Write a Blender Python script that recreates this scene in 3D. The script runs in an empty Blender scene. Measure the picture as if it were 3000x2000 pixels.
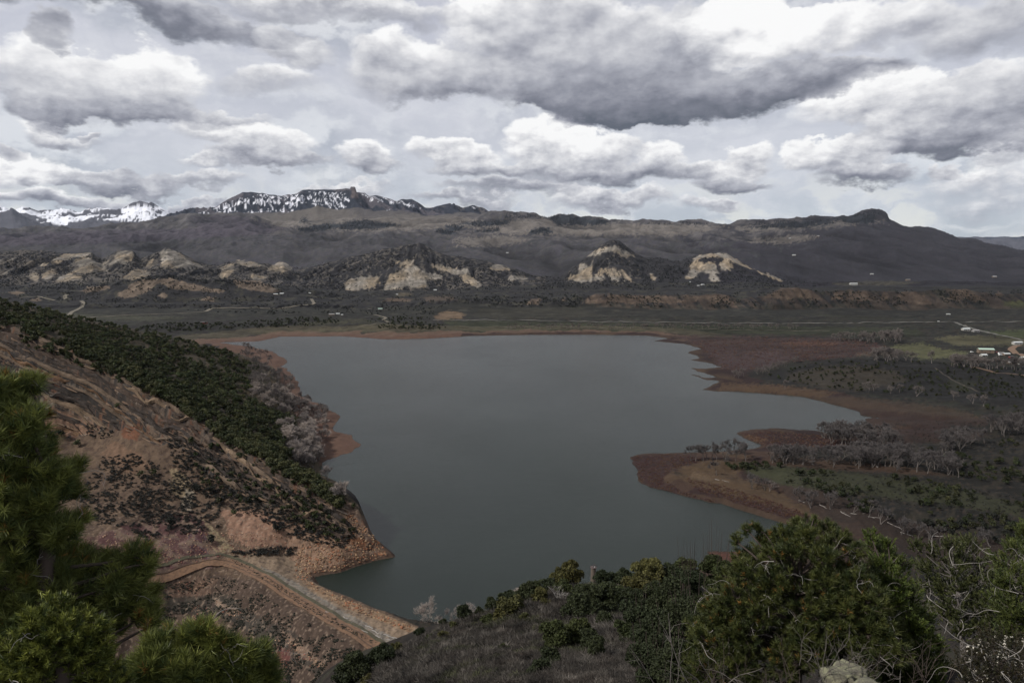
import bpy, math
import numpy as np
R = math.radians
rng = np.random.default_rng(11)

# ------------------------------------------------------------------ camera
F = 2000.0                       # focal length in pixels of the 3000 px wide photograph
PITCH = math.atan(240.0 / F)     # camera looks slightly down
CZ = 150.0                       # eye height over the lake surface
cp, sp = math.cos(PITCH), math.sin(PITCH)
scene = bpy.context.scene
C = scene.collection
cam = bpy.data.cameras.new('camera')
cam.lens = 24.0
cam.sensor_width = 36.0
cam.clip_start = 0.1
cam.clip_end = 80000.0
co = bpy.data.objects.new('camera', cam)
C.objects.link(co)
co.location = (0, 0, CZ)
co.rotation_euler = (math.pi / 2 - PITCH, 0, 0)
scene.camera = co
scene.view_settings.view_transform = 'Standard'
scene.view_settings.look = 'None'
scene.view_settings.gamma = 1.0
scene.view_settings.exposure = 0.0
scene.cycles.max_bounces = 5
scene.cycles.diffuse_bounces = 2
scene.cycles.glossy_bounces = 2
scene.cycles.transmission_bounces = 2
scene.cycles.transparent_max_bounces = 4
scene.cycles.volume_bounces = 0
HAZE = 0.55e-5
scene.cycles.sample_clamp_indirect = 4.0

def ray(u, v):
    xr = (np.asarray(u, float) - 1500) / F
    zr = -(np.asarray(v, float) - 1000) / F
    return xr, cp + zr * sp, -sp + zr * cp

def at_z(u, v, z=0.0):
    dx, dy, dz = ray(u, v)
    t = (z - CZ) / dz
    return dx * t, dy * t

def at_y(u, v, y):
    dx, dy, dz = ray(u, v)
    t = y / dy
    return dx * t, y + 0 * t, CZ + dz * t

def project(x, y, z):
    zz = z - CZ
    f = y * cp - zz * sp
    f = np.maximum(f, 1e-3)
    up = y * sp + zz * cp
    return 1500 + F * x / f, 1000 - F * up / f

# ------------------------------------------------------------------ sun and sky
SUN_EL, SUN_AZ = R(43), R(-112)    # azimuth measured from +Y towards +X (sun behind the left shoulder)
sl = bpy.data.lights.new('sun', 'SUN')
sl.energy = 4.4
sl.angle = R(1.2)
sl.color = (1.0, 0.95, 0.88)
so = bpy.data.objects.new('sun', sl)
C.objects.link(so)
so.rotation_euler = (math.pi / 2 - SUN_EL, 0, -SUN_AZ + math.pi)
so.location = (-200, -100, 400)

world = bpy.data.worlds.new('World')
scene.world = world
world.use_nodes = True
world.cycles.sampling_method = 'MANUAL'
world.cycles.sample_map_resolution = 256
wt = world.node_tree
wt.nodes.clear()

class NT:
    """small helper for writing node graphs"""
    def __init__(s, t): s.t = t; s.n = t.nodes; s.l = t.links
    def put(s, sock, val):
        if isinstance(val, bpy.types.NodeSocket): s.l.new(val, sock)
        elif val is not None: sock.default_value = val
    def new(s, kind, **kw):
        n = s.n.new(kind)
        for k, v in kw.items(): setattr(n, k, v)
        return n
    def m(s, op, a, b=None, c=None, clamp=False):
        n = s.new('ShaderNodeMath', operation=op, use_clamp=clamp)
        for i, v in enumerate((a, b, c)):
            if v is not None: s.put(n.inputs[i], v)
        return n.outputs[0]
    def vm(s, op, a, b=None, c=None, scale=None):
        n = s.new('ShaderNodeVectorMath', operation=op)
        for i, v in enumerate((a, b, c)):
            if v is not None: s.put(n.inputs[i], v)
        if scale is not None: s.put(n.inputs['Scale'], scale)
        return n.outputs['Value'] if op in ('DOT_PRODUCT', 'LENGTH') else n.outputs['Vector']
    def noise(s, vec, scale, detail=4, rough=0.55, col=False, dist=0.0, lac=2.0):
        n = s.new('ShaderNodeTexNoise')
        s.put(n.inputs['Vector'], vec)
        n.inputs['Scale'].default_value = scale
        n.inputs['Detail'].default_value = detail
        n.inputs['Roughness'].default_value = rough
        n.inputs['Lacunarity'].default_value = lac
        n.inputs['Distortion'].default_value = dist
        return n.outputs['Color'] if col else n.outputs[0]
    def step(s, x, a, b, lo=0.0, hi=1.0, smooth=True):
        n = s.new('ShaderNodeMapRange', interpolation_type='SMOOTHSTEP' if smooth else 'LINEAR')
        for i, v in enumerate((x, a, b, lo, hi)): s.put(n.inputs[i], v)
        return n.outputs[0]
    def mix(s, f, a, b, mode='MIX'):
        n = s.new('ShaderNodeMix', data_type='RGBA', blend_type=mode)
        s.put(n.inputs[0], f)
        for i, v in ((6, a), (7, b)):
            if isinstance(v, tuple) and len(v) == 3: v = v + (1,)
            s.put(n.inputs[i], v)
        return n.outputs[2]

def lin(r, g, b, k=1.0):
    f = lambda c: ((c / 255 + 0.055) / 1.055) ** 2.4 if c > 10 else c / 255 / 12.92
    return (f(r) * k, f(g) * k, f(b) * k)

def azel(u, v):
    dx, dy, dz = ray(u, v)
    return math.atan2(dx, dy), math.asin(dz / math.sqrt(dx * dx + dy * dy + dz * dz))

# cumulus heaps: (u, v, half width, half height, darkness, weight)
CLOUDS = [
 (300, 0, 700, 62, .85, 1.0), (1000, 5, 520, 42, .45, .7), (140, 88, 75, 42, .8, .8),
 (130, 225, 190, 130, .30, 1.0), (300, 250, 190, 110, .34, .9), (470, 215, 150, 105, .06, 1.1), (130, 300, 150, 55, .75, .8),
 (430, 310, 230, 55, .72, .8), (620, 350, 190, 38, .55, .8),
 (800, 95, 85, 60, .0, 1.0), (890, 140, 115, 58, .35, 1.0), (790, 230, 170, 52, .4, .55),
 (1180, 140, 130, 70, .12, .8), (1270, 215, 240, 90, .38, .9), (1420, 265, 260, 60, .55, .8), (1420, 90, 160, 110, .2, .7),
 (1620, 60, 220, 110, .35, .9), (1700, 200, 300, 120, .62, 1.2), (1860, 270, 330, 90, 1.0, 1.3), (1950, 120, 250, 120, .6, 1.0), (1850, 330, 250, 40, 1.1, 1.0),
 (2220, 250, 330, 62, .95, 1.3), (2420, 235, 250, 48, .85, 1.1),
 (2170, 80, 150, 105, -.65, 1.2), (2330, 100, 210, 90, -.25, 1.1), (2550, 60, 260, 90, .15, .8), (2860, 90, 230, 110, .5, .8),
 (2560, 300, 230, 75, -.15, 1.0), (2700, 340, 260, 80, .15, 1.0), (2930, 290, 220, 90, .55, 1.0), (2640, 410, 200, 55, .7, .9), (2790, 440, 200, 38, 1.0, 1.0), (2960, 400, 160, 60, .7, .8), (2980, 455, 130, 40, .2, .7),
 (640, 400, 120, 40, .1, .8), (790, 430, 150, 58, .1, 1.0), (800, 475, 190, 26, .62, .9), (1060, 465, 75, 50, .12, .9), (1070, 505, 95, 25, .6, .7),
 (1260, 440, 90, 45, .1, .8), (1370, 455, 110, 60, .05, 1.0), (1400, 505, 150, 28, .6, .8), (1610, 415, 130, 75, -.1, 1.1), (1750, 440, 120, 65, .05, 1.0), (1640, 500, 190, 40, .5, .9), (1850, 520, 200, 34, .75, 1.0), (1920, 465, 80, 55, .05, .9),
 (2220, 450, 80, 50, .0, 1.0), (2120, 500, 130, 40, .3, .9), (2140, 545, 130, 22, .85, .9), (2390, 470, 90, 50, .05, .9), (2500, 460, 130, 60, .05, 1.0), (2530, 525, 160, 28, .8, 1.0), (2780, 515, 55, 26, .45, .7),
 (1500, 555, 230, 24, .75, .8), (1720, 585, 100, 34, .35, .9), (1850, 590, 110, 28, .45, .9), (1360, 590, 180, 20, .7, .7), (2060, 605, 110, 22, .45, .7), (2120, 592, 40, 12, .5, .6),
 (120, 370, 95, 36, .2, .8), (220, 395, 120, 18, .4, .6), (295, 382, 35, 13, .55, .7), (30, 437, 60, 20, .6, .7), (100, 490, 200, 50, -.1, .8),
 (105, 512, 40, 24, .6, .8), (210, 515, 50, 26, .65, .9), (320, 520, 95, 34, .7, 1.0), (430, 545, 110, 20, .7, .8), (580, 530, 150, 26, .5, .8), (640, 490, 130, 18, .4, .7), (450, 590, 420, 22, .8, .8), (120, 575, 240, 30, .45, .8),
 (1000, 560, 160, 26, .5, .7), (2900, 560, 210, 80, .25, .5),
]
N = NT(wt)
tc = N.new('ShaderNodeTexCoord')
d = tc.outputs['Generated']
sep = N.new('ShaderNodeSeparateXYZ'); N.l.new(d, sep.inputs[0])
az = N.m('ARCTAN2', sep.outputs[0], sep.outputs[1])
el = N.m('ARCSINE', sep.outputs[2])
cb = N.new('ShaderNodeCombineXYZ'); N.l.new(az, cb.inputs[0]); N.l.new(el, cb.inputs[1])
P0 = cb.outputs[0]
stretch = N.vm('MULTIPLY', P0, (1.0, 1.7, 1.0))
w1 = N.vm('SCALE', N.vm('SUBTRACT', N.noise(stretch, 6.0, 3, .5, True), (.5, .5, .5)), scale=.085)
w2 = N.vm('SCALE', N.vm('SUBTRACT', N.noise(stretch, 26.0, 5, .6, True), (.5, .5, .5)), scale=.040)
P = N.vm('ADD', N.vm('ADD', P0, w1), w2)
acc = None; acct = None
for (u, v, ru, rv, dk, wgt) in CLOUDS:
    a0, e0 = azel(u, v)
    sa = (azel(u + ru, v)[0] - azel(u - ru, v)[0]) / 2 * 1.14
    se = (azel(u, v - rv)[1] - azel(u, v + rv)[1]) / 2 * 1.12
    q = N.vm('MULTIPLY_ADD', P, (1 / sa, 1 / se, 0), (-a0 / sa, -e0 / se, 0))
    qq = N.vm('DOT_PRODUCT', q, q)
    f = N.m('MAXIMUM', N.m('MULTIPLY_ADD', qq, -wgt, wgt), 0.0)
    ff = N.vm('SCALE', (1.0, dk, 0.0), scale=f)
    qt = N.vm('SCALE', q, scale=f)
    acc = ff if acc is None else N.vm('ADD', acc, ff)
    acct = qt if acct is None else N.vm('ADD', acct, qt)
s1 = N.new('ShaderNodeSeparateXYZ'); N.l.new(acc, s1.inputs[0])
s2 = N.new('ShaderNodeSeparateXYZ'); N.l.new(acct, s2.inputs[0])
tot = s1.outputs[0]
inv = N.m('DIVIDE', 1.0, N.m('MAXIMUM', tot, .05))
dark = N.m('MULTIPLY', s1.outputs[1], inv)
vert = N.m('MULTIPLY', s2.outputs[1], inv)
lowk = N.step(el, .06, .30, 1.0, 0.0)
def puff(off):
    a_ = N.noise(N.vm('ADD', stretch, off), 12.0, 7, .55)
    b_ = N.noise(N.vm('ADD', stretch, tuple(o * .45 for o in off)), 30.0, 6, .58)
    mf = N.new('ShaderNodeMix', data_type='FLOAT'); N.put(mf.inputs[0], N.m('MULTIPLY', lowk, .75)); N.put(mf.inputs[2], a_); N.put(mf.inputs[3], b_)
    return mf.outputs[0]
bn = puff((0, 0, 0))
bn2 = puff((-.016, .030, 0))
emb = N.m('SUBTRACT', bn, bn2)
fine = N.noise(stretch, 60.0, 4, .6)
dens = N.m('ADD', tot, N.m('MULTIPLY', N.m('SUBTRACT', bn, .5), 1.15))
mask = N.step(dens, N.step(vert, -.3, .4, .0, .12), N.step(vert, -.3, .4, .80, .48))
inner = N.step(tot, .05, 1.3)
bright = N.m('ADD', N.m('MULTIPLY', vert, .62), N.m('MULTIPLY', emb, N.m('SUBTRACT', 2.0, N.m('MULTIPLY', dark, 1.1))))
bright = N.m('SUBTRACT', bright, N.m('MULTIPLY', dark, .90))
bright = N.m('SUBTRACT', bright, N.m('MULTIPLY', inner, .10))
bright = N.m('ADD', bright, N.m('MULTIPLY', N.m('SUBTRACT', fine, .5), .24))
bf = N.step(bright, -1.42, .22, smooth=False)
ramp = N.new('ShaderNodeValToRGB')
N.l.new(bf, ramp.inputs[0])
cr = ramp.color_ramp
cr.elements[0].position = 0.0; cr.elements[0].color = lin(94, 100, 112) + (1,)
cr.elements[1].position = 1.0; cr.elements[1].color = lin(252, 252, 252) + (1,)
for p_, c_ in ((.22, (126, 129, 141)), (.45, (168, 170, 180)), (.68, (208, 209, 214)), (.85, (234, 234, 236))):
    e = cr.elements.new(p_); e.color = lin(*c_) + (1,)
nish = N.new('ShaderNodeTexSky', sky_type='NISHITA', sun_disc=False)
nish.sun_elevation = SUN_EL
nish.sun_rotation = SUN_AZ
nish.altitude = 2000
nishc = N.vm('SCALE', nish.outputs[0], scale=.10)
veil = N.step(el, 0.0, .42, 0.0, 1.0)
veilc = N.mix(veil, lin(212, 213, 218), lin(204, 205, 216))
wisp = N.noise(N.vm('MULTIPLY', P, (1.0, 5.0, 1.0)), 5.0, 5, .6)
veilc = N.mix(N.step(wisp, .38, .70), veilc, lin(226, 226, 231))
soft = N.noise(N.vm('ADD', stretch, (3.1, 1.7, 0)), 5.5, 6, .58)
soft2 = N.noise(N.vm('ADD', stretch, (3.085, 1.728, 0)), 5.5, 6, .58)
veilc = N.mix(N.step(soft, .44, .62), veilc, N.mix(N.step(N.m('SUBTRACT', soft, soft2), -.05, .06), lin(186, 189, 198), lin(230, 231, 234)))
low = N.step(el, .0, .16, 1.0, 0.0)
lownoise = N.noise(N.vm('MULTIPLY', P, (1.0, 3.0, 1.0)), 9.0, 4, .55)
veilc = N.mix(N.m('MULTIPLY', low, N.step(lownoise, .40, .62)), veilc, lin(176, 183, 194))
veilc = N.mix(N.m('MULTIPLY', low, N.step(lownoise, .50, .38)), veilc, lin(232, 231, 224))
skyc = N.mix(.86, nishc, veilc)
allc = N.mix(mask, skyc, ramp.outputs[0])
bg = N.new('ShaderNodeBackground')
N.l.new(allc, bg.inputs[0]); bg.inputs[1].default_value = 1.0
wo = N.new('ShaderNodeOutputWorld'); N.l.new(bg.outputs[0], wo.inputs[0])

# ------------------------------------------------------------------ noise in numpy
def _h(ix, iy, seed):
    n = (ix.astype(np.int64) * 374761393 + iy.astype(np.int64) * 668265263 + seed * 974634777) & 0xffffffff
    n = ((n ^ (n >> 13)) * 1274126177) & 0xffffffff
    return ((n ^ (n >> 16)) & 0xffff).astype(np.float32) * (2 * math.pi / 65536)

def pn(x, y, seed=0):
    x = np.asarray(x, np.float64); y = np.asarray(y, np.float64)
    x0 = np.floor(x); y0 = np.floor(y)
    fx = (x - x0).astype(np.float32); fy = (y - y0).astype(np.float32)
    u = fx * fx * fx * (fx * (fx * 6 - 15) + 10); w = fy * fy * fy * (fy * (fy * 6 - 15) + 10)
    def g(i, j):
        a = _h(x0 + i, y0 + j, seed)
        return np.cos(a) * (fx - i) + np.sin(a) * (fy - j)
    a = g(0, 0); b = g(1, 0); c = g(0, 1); e = g(1, 1)
    return ((a * (1 - u) + b * u) * (1 - w) + (c * (1 - u) + e * u) * w) * 1.5

def fbm(x, y, o=4, seed=0, g=.5):
    s = 0; a = 1.0
    for k in range(o):
        s = s + a * pn(x, y, seed + k * 17); x = x * 2.03 + 3.1; y = y * 2.03 - 1.7; a *= g
    return s

def ridged(x, y, o=4, seed=0, g=.5):
    s = 0; a = 1.0; t = 0
    for k in range(o):
        s = s + a * (1 - 2 * np.abs(pn(x, y, seed + k * 13))); t += a; x = x * 2.07 + 1.3; y = y * 2.07 + 5.2; a *= g
    return s / t

def sstep(x, a, b):
    t = np.clip((x - a) / (b - a), 0, 1)
    return t * t * (3 - 2 * t)

def inpoly(px, py, poly):
    poly = np.asarray(poly, float)
    ins = np.zeros(px.shape, bool)
    n = len(poly)
    for i in range(n):
        x1, y1 = poly[i]; x2, y2 = poly[(i + 1) % n]
        if y1 == y2: continue
        c = ((y1 > py) != (y2 > py)) & (px < (x2 - x1) * (py - y1) / (y2 - y1) + x1)
        ins ^= c
    return ins

# ------------------------------------------------------------------ terrain
LAKE_PX = [(640,1003),(757,1000),(821,986),(1000,985),(1060,989),(1128,994),(1255,992),(1374,984),(1550,981),(1723,980),(1893,983),(1957,991),
 (1915,999),(2005,1007),(2056,1022),(2013,1031),(2053,1048),(2021,1055),(2074,1062),(2114,1074),(2069,1080),(2032,1079),(2042,1087),(2090,1100),(2101,1106),(2064,1106),
 (2008,1090),(2026,1100),(2069,1111),(2103,1115),(2090,1128),(2056,1141),(2122,1147),(2255,1153),(2361,1165),(2467,1192),(2515,1205),(2526,1216),(2579,1225),(2542,1227),(2542,1239),
 (2515,1245),(2528,1253),(2436,1269),(2377,1260),(2281,1254),(2218,1256),(2170,1264),(2157,1269),(2175,1282),(2231,1303),(2228,1309),(2191,1314),(2122,1321),(2005,1324),(1963,1325),
 (1888,1328),(1848,1338),(1848,1345),(1864,1370),(1870,1407),(1899,1426),(1984,1447),(2080,1473),(2111,1473),(2186,1497),(2308,1536),(2350,1570),(2280,1603),(2160,1612),(2077,1617),
 (2085,1635),(2060,1660),(2010,1680),(1950,1700),(1800,1720),(1650,1750),(1500,1820),(1350,1850),(1221,1834),(1157,1808),(1060,1772),(1000,1749),(978,1736),(935,1710),(918,1690),
 (950,1683),(1000,1677),(1042,1660),(1085,1647),(1110,1640),(1151,1630),(1138,1612),(1119,1604),(1085,1560),(1055,1523),(1034,1490),(1010,1470),(960,1420),(937,1384),(944,1354),(1020,1326),(1056,1301),
 (1030,1275),(969,1256),(982,1243),(1005,1220),(937,1186),(890,1160),(872,1138),(876,1121),(850,1090),(827,1072),(846,1057),(800,1030),(730,1014)]
lk = np.array([at_z(u, v) for u, v in LAKE_PX])

def lake_dist(x, y):
    """distance to the shoreline, negative over the water"""
    d2 = np.full(x.shape, 1e12)
    n = len(lk)
    for i in range(n):
        ax, ay = lk[i]; bx, by = lk[(i + 1) % n]
        ex, ey = bx - ax, by - ay
        t = np.clip(((x - ax) * ex + (y - ay) * ey) / (ex * ex + ey * ey), 0, 1)
        d2 = np.minimum(d2, (x - ax - t * ex) ** 2 + (y - ay - t * ey) ** 2)
    dd = np.sqrt(d2)
    return np.where(inpoly(x, y, lk), -dd, dd)

ctrl = []
def PR(u, v, r):            # a point seen at (u, v) at horizontal range r
    dx, dy, dz = ray(u, v); t = r / math.hypot(dx, dy)
    ctrl.append((dx * t, dy * t, CZ + dz * t))
def PZ(u, v, z):
    x, y = at_z(u, v, z); ctrl.append((float(x), float(y), z))
# left ridge: crest, scarp, foot
for a in [(1040,1490,360),(970,1440,372),(900,1395,385),(770,1330,412),(640,1280,440),(500,1180,480),(380,1110,510),(250,1060,540),(120,1000,570),(0,958,600),(-300,880,680),(-700,800,760),
          (1100,1590,340),(1000,1600,336),(850,1560,348),(500,1350,430),(640,1420,400),(500,1500,378),(250,1250,505),(0,1150,545),(-300,1100,600),(250,1500,388),(0,1500,400),(-300,1500,420),(780,1450,375),
          (-700,950,900),(-300,850,900),(0,882,950),(200,930,900),(400,968,900),(560,1005,900),(640,1028,890),(720,1045,930),(760,1075,880),(400,1080,650),(600,1150,620),(750,1200,600),(850,1280,540),(200,1000,650),(0,920,750),(650,1090,740),(820,1150,700),(870,1330,500),(950,1400,430)]: PR(*a)
for a in [(430,1700,9),(250,1740,10),(0,1800,11),(-400,1850,14),(620,1600,13),(760,1620,9),(860,1640,5),(900,1665,3),(560,1665,9),
          (700,1052,3),(780,1080,3),(840,1150,3),(880,1220,3),(930,1300,3),(900,1360,4),(600,985,3),(450,985,4),(400,975,5),(850,1060,2),(300,968,6),(0,950,8),(-400,950,8)]: PZ(*a)
# dam
A = np.array(at_z(700, 1652, 8.0)); B = np.array(at_z(1115, 1903, 8.0))
dd_ = (B - A); dl = np.linalg.norm(dd_); dd_ /= dl; nn_ = np.array([-dd_[1], dd_[0]])
if nn_[1] < 0: nn_ = -nn_
for k in np.linspace(0, 1.1, 7):
    c0 = A + dd_ * dl * k
    for off, z in ((0, 8), (5, 7.8), (-5, 7.8), (-18, 1.5), (-34, -6), (-52, -13), (-75, -18)):
        if k < .15 and off < -20: z = z * .5
        ctrl.append((c0[0] + nn_[0] * off, c0[1] + nn_[1] * off, z))
# foreground spur below the view point
for a in [(1225,1862,190),(1300,1832,180),(1400,1800,176),(1500,1772,170),(1600,1735,168),(1700,1712,165),(1800,1705,168),(1900,1690,170),(2000,1690,160),(1300,1930,100),(1500,1900,110),(1700,1850,100),(1900,1800,100),(2000,1990,35),
          (1000,1990,130),(1150,1930,140),(1450,2000,60),(1700,1990,50),(930,1995,172),(1100,2000,105),(1250,1990,85)]: PR(*a)
for x, y, z in [(0,3,147.2),(0,9,142.2),(0,18,134),(-3,4,146.5),(-8,10,141),(-15,20,131),(-30,40,112),(-70,70,70),(-110,110,25),(-160,160,-5),(-220,220,0),(-140,230,-14),(-90,170,15),
                (3,4,146.9),(5,7,145.6),(9,14,141.6),(16,30,130),(30,60,108),(60,110,78),(80,180,34),(100,230,8),(60,250,3),(0,235,12),(-25,235,12),(40,150,72),(60,60,105),(110,100,75),(150,170,25),(200,230,4),(14,14,143),(30,25,134),(160,90,95)]:
    ctrl.append((x, y, z))
# right shore and plain
for a in [(1900,1380,2.5),(2100,1400,4),(2300,1420,6),(2500,1440,8),(2900,1480,9),(2300,1300,2.5),(2600,1300,4),(2900,1350,9),(2250,1280,2),(2400,1500,3),(2700,1560,4),(3100,1600,5),(2250,1120,3),(2700,1180,4),(3000,1210,9),(3300,1300,12),
          (2200,1040,2),(2500,1025,3),(2800,1060,5),(3100,1040,6),(2100,990,2),(2500,985,4),(3000,990,6),(3300,1000,8),(1500,965,4),(1900,965,4),(2400,960,5),(3000,955,8),(1000,970,3),(750,975,3),(1350,970,4),(3400,1150,14)]: PZ(*a)
for a in [(2300,1095,1000),(2420,1066,1030),(2560,1058,1060),(2700,1072,1060),(2850,1092,1050),(2420,1110,930),(2600,1110,960),(2800,1130,960)]: PR(*a)
for u, v, z in [(1150,948,14),(1220,945,16),(1290,952,10),(850,940,14),(700,945,12),(550,950,14)]: PZ(u, v, z)
for u in range(-600, 3700, 300): ctrl.append(((u - 1500) / F * 1700, 1700.0, 9.0))
for q_ in (-2.4, -1.2, -.4, .4, 1.2, 2.4):
    ctrl.append((1.2 * q_, 1.2, 148.0)); ctrl.append((3.5 * q_, 3.5, 146.6)); ctrl.append((9 * q_, 9, 142.4)); ctrl.append((20 * q_, 20, 133.5 if q_ < 1 else 138))
ctrl = np.array(ctrl)

def rbf_fit(cx, cy, cz):
    D = np.sqrt((cx[:, None] - cx) ** 2 + (cy[:, None] - cy) ** 2 + .03 ** 2)
    n = len(cx)
    A_ = np.zeros((n + 3, n + 3)); A_[:n, :n] = D
    A_[:n, n] = 1; A_[:n, n + 1] = cx; A_[:n, n + 2] = cy
    A_[n:, :n] = A_[:n, n:].T
    return np.linalg.lstsq(A_, np.concatenate([cz, [0, 0, 0]]), rcond=None)[0]
_ok = []
for i in range(len(ctrl)):
    if all(np.hypot(ctrl[i, 0] - ctrl[k, 0], ctrl[i, 1] - ctrl[k, 1]) > .015 * ctrl[i, 1] for k in _ok): _ok.append(i)
ctrl = ctrl[_ok]
csx, csy = ctrl[:, 0] / ctrl[:, 1], np.log(ctrl[:, 1])
coef = rbf_fit(csx, csy, ctrl[:, 2])

# grid: columns of constant x/y, rows of constant y
S = np.concatenate([np.linspace(-2.6, -.92, 26)[:-1], np.linspace(-.92, .92, 1150), np.linspace(.92, 2.6, 26)[1:]])
Yn = np.concatenate([np.geomspace(1.2, 60, 90)[:-1], np.geomspace(60, 225, 130)[:-1], np.linspace(225, 520, 480)[:-1], np.geomspace(520, 1700, 240)])
Yf = np.concatenate([np.geomspace(1700, 2300, 90)[1:-1], np.geomspace(2300, 3900, 170)[:-1], np.geomspace(3900, 9200, 190)[:-1], np.geomspace(9200, 12600, 80)[:-1], np.geomspace(12600, 27000, 90)])
YY = np.concatenate([Yn, Yf])
NC, NRn, NR = len(S), len(Yn), len(YY)

def near_height(s, y):
    s = s.ravel(); y = y.ravel(); ly = np.log(y)
    z = coef[-3] + coef[-2] * s + coef[-1] * ly
    for i in range(len(csx)):
        z += coef[i] * np.sqrt((s - csx[i]) ** 2 + (ly - csy[i]) ** 2 + .0009)
    return z
sg, yg = np.meshgrid(S, Yn)
xg = sg * yg
Z = near_height(sg, yg).reshape(sg.shape)
U0, V0 = project(xg, yg, Z)
ld = lake_dist(xg, yg) + fbm(xg / 22, yg / 22, 4, 5) * np.clip(yg / 500, .3, 1.6) * 2.4
lefthill = (xg < 0) & (yg > 225) & (yg < 1300)
# rock scarp with bedding ledges
CLIFF = [(-600,850),(0,955),(120,985),(260,1045),(400,1110),(520,1180),(640,1270),(760,1320),(900,1390),(1040,1480),(1120,1590),(1150,1632),(1060,1600),(960,1560),(850,1500),(800,1490),(700,1440),(560,1330),(420,1290),(300,1250),(200,1280),(110,1290),(0,1250),(-600,1200)]
wu = fbm(xg / 30, yg / 30, 3, 91) * 26; wv = fbm(xg / 30, yg / 30, 3, 92) * 26
cliff = inpoly(U0 + wu, V0 + wv, CLIFF) & lefthill
def blur(a, k, it=2):
    a = a.astype(np.float32)
    for _ in range(it):
        for ax in (0, 1):
            c = np.cumsum(np.concatenate([np.repeat(np.take(a, [0], ax), k + 1, ax), a, np.repeat(np.take(a, [-1], ax), k, ax)], ax), ax)
            n = a.shape[ax]
            a = (np.take(c, np.arange(2 * k + 1, 2 * k + 1 + n), ax) - np.take(c, np.arange(0, n), ax)) / (2 * k + 1)
    return a
cm = blur(cliff, 4)
amp = np.clip(yg / 250, .08, 1.5)
Z += fbm(xg / 26, yg / 26, 5, 1) * 1.3 * amp * sstep(ld, 0, 40)
Z += ridged(xg / 34 + yg / 60, yg / 70, 4, 8) * 1.0 * cm
# gullies on the scree and on the dam's outer face
scree = lefthill & ~cliff & (V0 > 1380)
Z += (ridged(xg / 11 + .1 * yg / 11, yg / 60, 3, 18) - .3) * .9 * blur(scree, 6) * sstep(ld, 3, 15)
Bd = .34 * xg + .047 * yg + .94 * Z + fbm(xg / 60, yg / 60, 4, 31) * 1.7
T = 5.2
fr = Bd / T + .25 * fbm(xg / 15, yg / 15, 2, 77)
fl = np.floor(fr); t_ = fr - fl
stepz = (np.where(t_ < .72, t_ * .28, .2 + (t_ - .72) / .28 * .8) - t_) * T
T2 = 1.5
fr2 = Bd / T2; t2_ = fr2 - np.floor(fr2)
stepz2 = (np.where(t2_ < .6, t2_ * .3, .18 + (t2_ - .6) / .4 * .82) - t2_) * T2
Z += (stepz * 1.7 + stepz2 * .9) * cm
Z += (np.abs(fbm(xg / 6, yg / 6, 4, 41)) * 1.4) * cm
# meet the shoreline
rampw = np.where(lefthill & (yg < 420), 7.0, 26.0)
damside = (yg < 420) & (xg > -150)
sh = np.where(ld < 0, np.maximum(ld * .25, -6), np.minimum(ld * np.where(damside, .32, .10), 60))
k_ = sstep(ld, 0, 1) * np.clip(ld / rampw, 0, 1)
Zl = np.where(ld < 0, np.minimum(sh, -.05), np.where(ld < rampw, sh * (1 - k_) + np.maximum(Z, .3) * k_, Z))
lakeish = (ld < 60) & (yg > 215)
Z = np.where(lakeish, Zl, Z)
Z = np.where((ld > 0) & (yg > 225) & ~((xg < 0) & (yg < 330)), np.maximum(Z, .12 + .01 * np.minimum(ld, 50)), Z)
Znear = Z

# far land: lines of sight heights at increasing depth
def L(y, pts): return (y, np.array(pts, float))
SKY = [(-400,690),(85,672),(191,672),(319,667),(425,655),(510,640),(565,629),(640,634),(701,631),(745,638),(800,655),(900,650),(1000,648),(1100,645),(1300,640),(1400,632),(1438,624),(1480,622),(1523,632),(1570,630),(1638,627),(1680,627),(1702,635),(1723,633),(1787,648),(1900,650),(2000,650),(2043,649),(2128,657),(2191,648),(2260,648),(2340,645),(2425,640),(2502,630),(2530,620),(2548,615),(2566,616),(2580,623),(2591,632),(2597,648),(2638,663),(2680,668),(2731,679),(2787,696),(2850,712),(3000,735),(3400,760)]
BAD = [(-500,745),(0,742),(60,735),(130,733),(200,745),(270,738),(300,760),(345,736),(390,738),(410,760),(440,750),(490,728),(530,742),(600,776),(640,775),(690,762),(740,766),(800,775),(830,768),(860,788),(930,775),(1000,760),(1080,741),(1130,730),(1180,722),(1230,711),(1270,730),(1310,748),(1360,752),(1400,760),(1450,774),(1500,785),(1570,806),(1640,812),(1680,780),(1710,762),(1760,722),(1790,704),(1815,705),(1850,728),(1885,750),(1940,752),(1990,765),(2010,757),(2035,746),(2080,741),(2125,742),(2155,758),(2200,785),(2250,803),(2290,818),(2350,826),(2450,828),(2700,826),(3000,826),(3500,826)]
def drop(pts, dv, y0, y1, dz):
    """the same line moved back and lowered by dz metres"""
    out = []
    for u, v in pts:
        x, y, z = at_y(u, v, y0); uu, vv = project(x, y1, z - dz); out.append((u, float(vv)))
    return out
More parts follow.
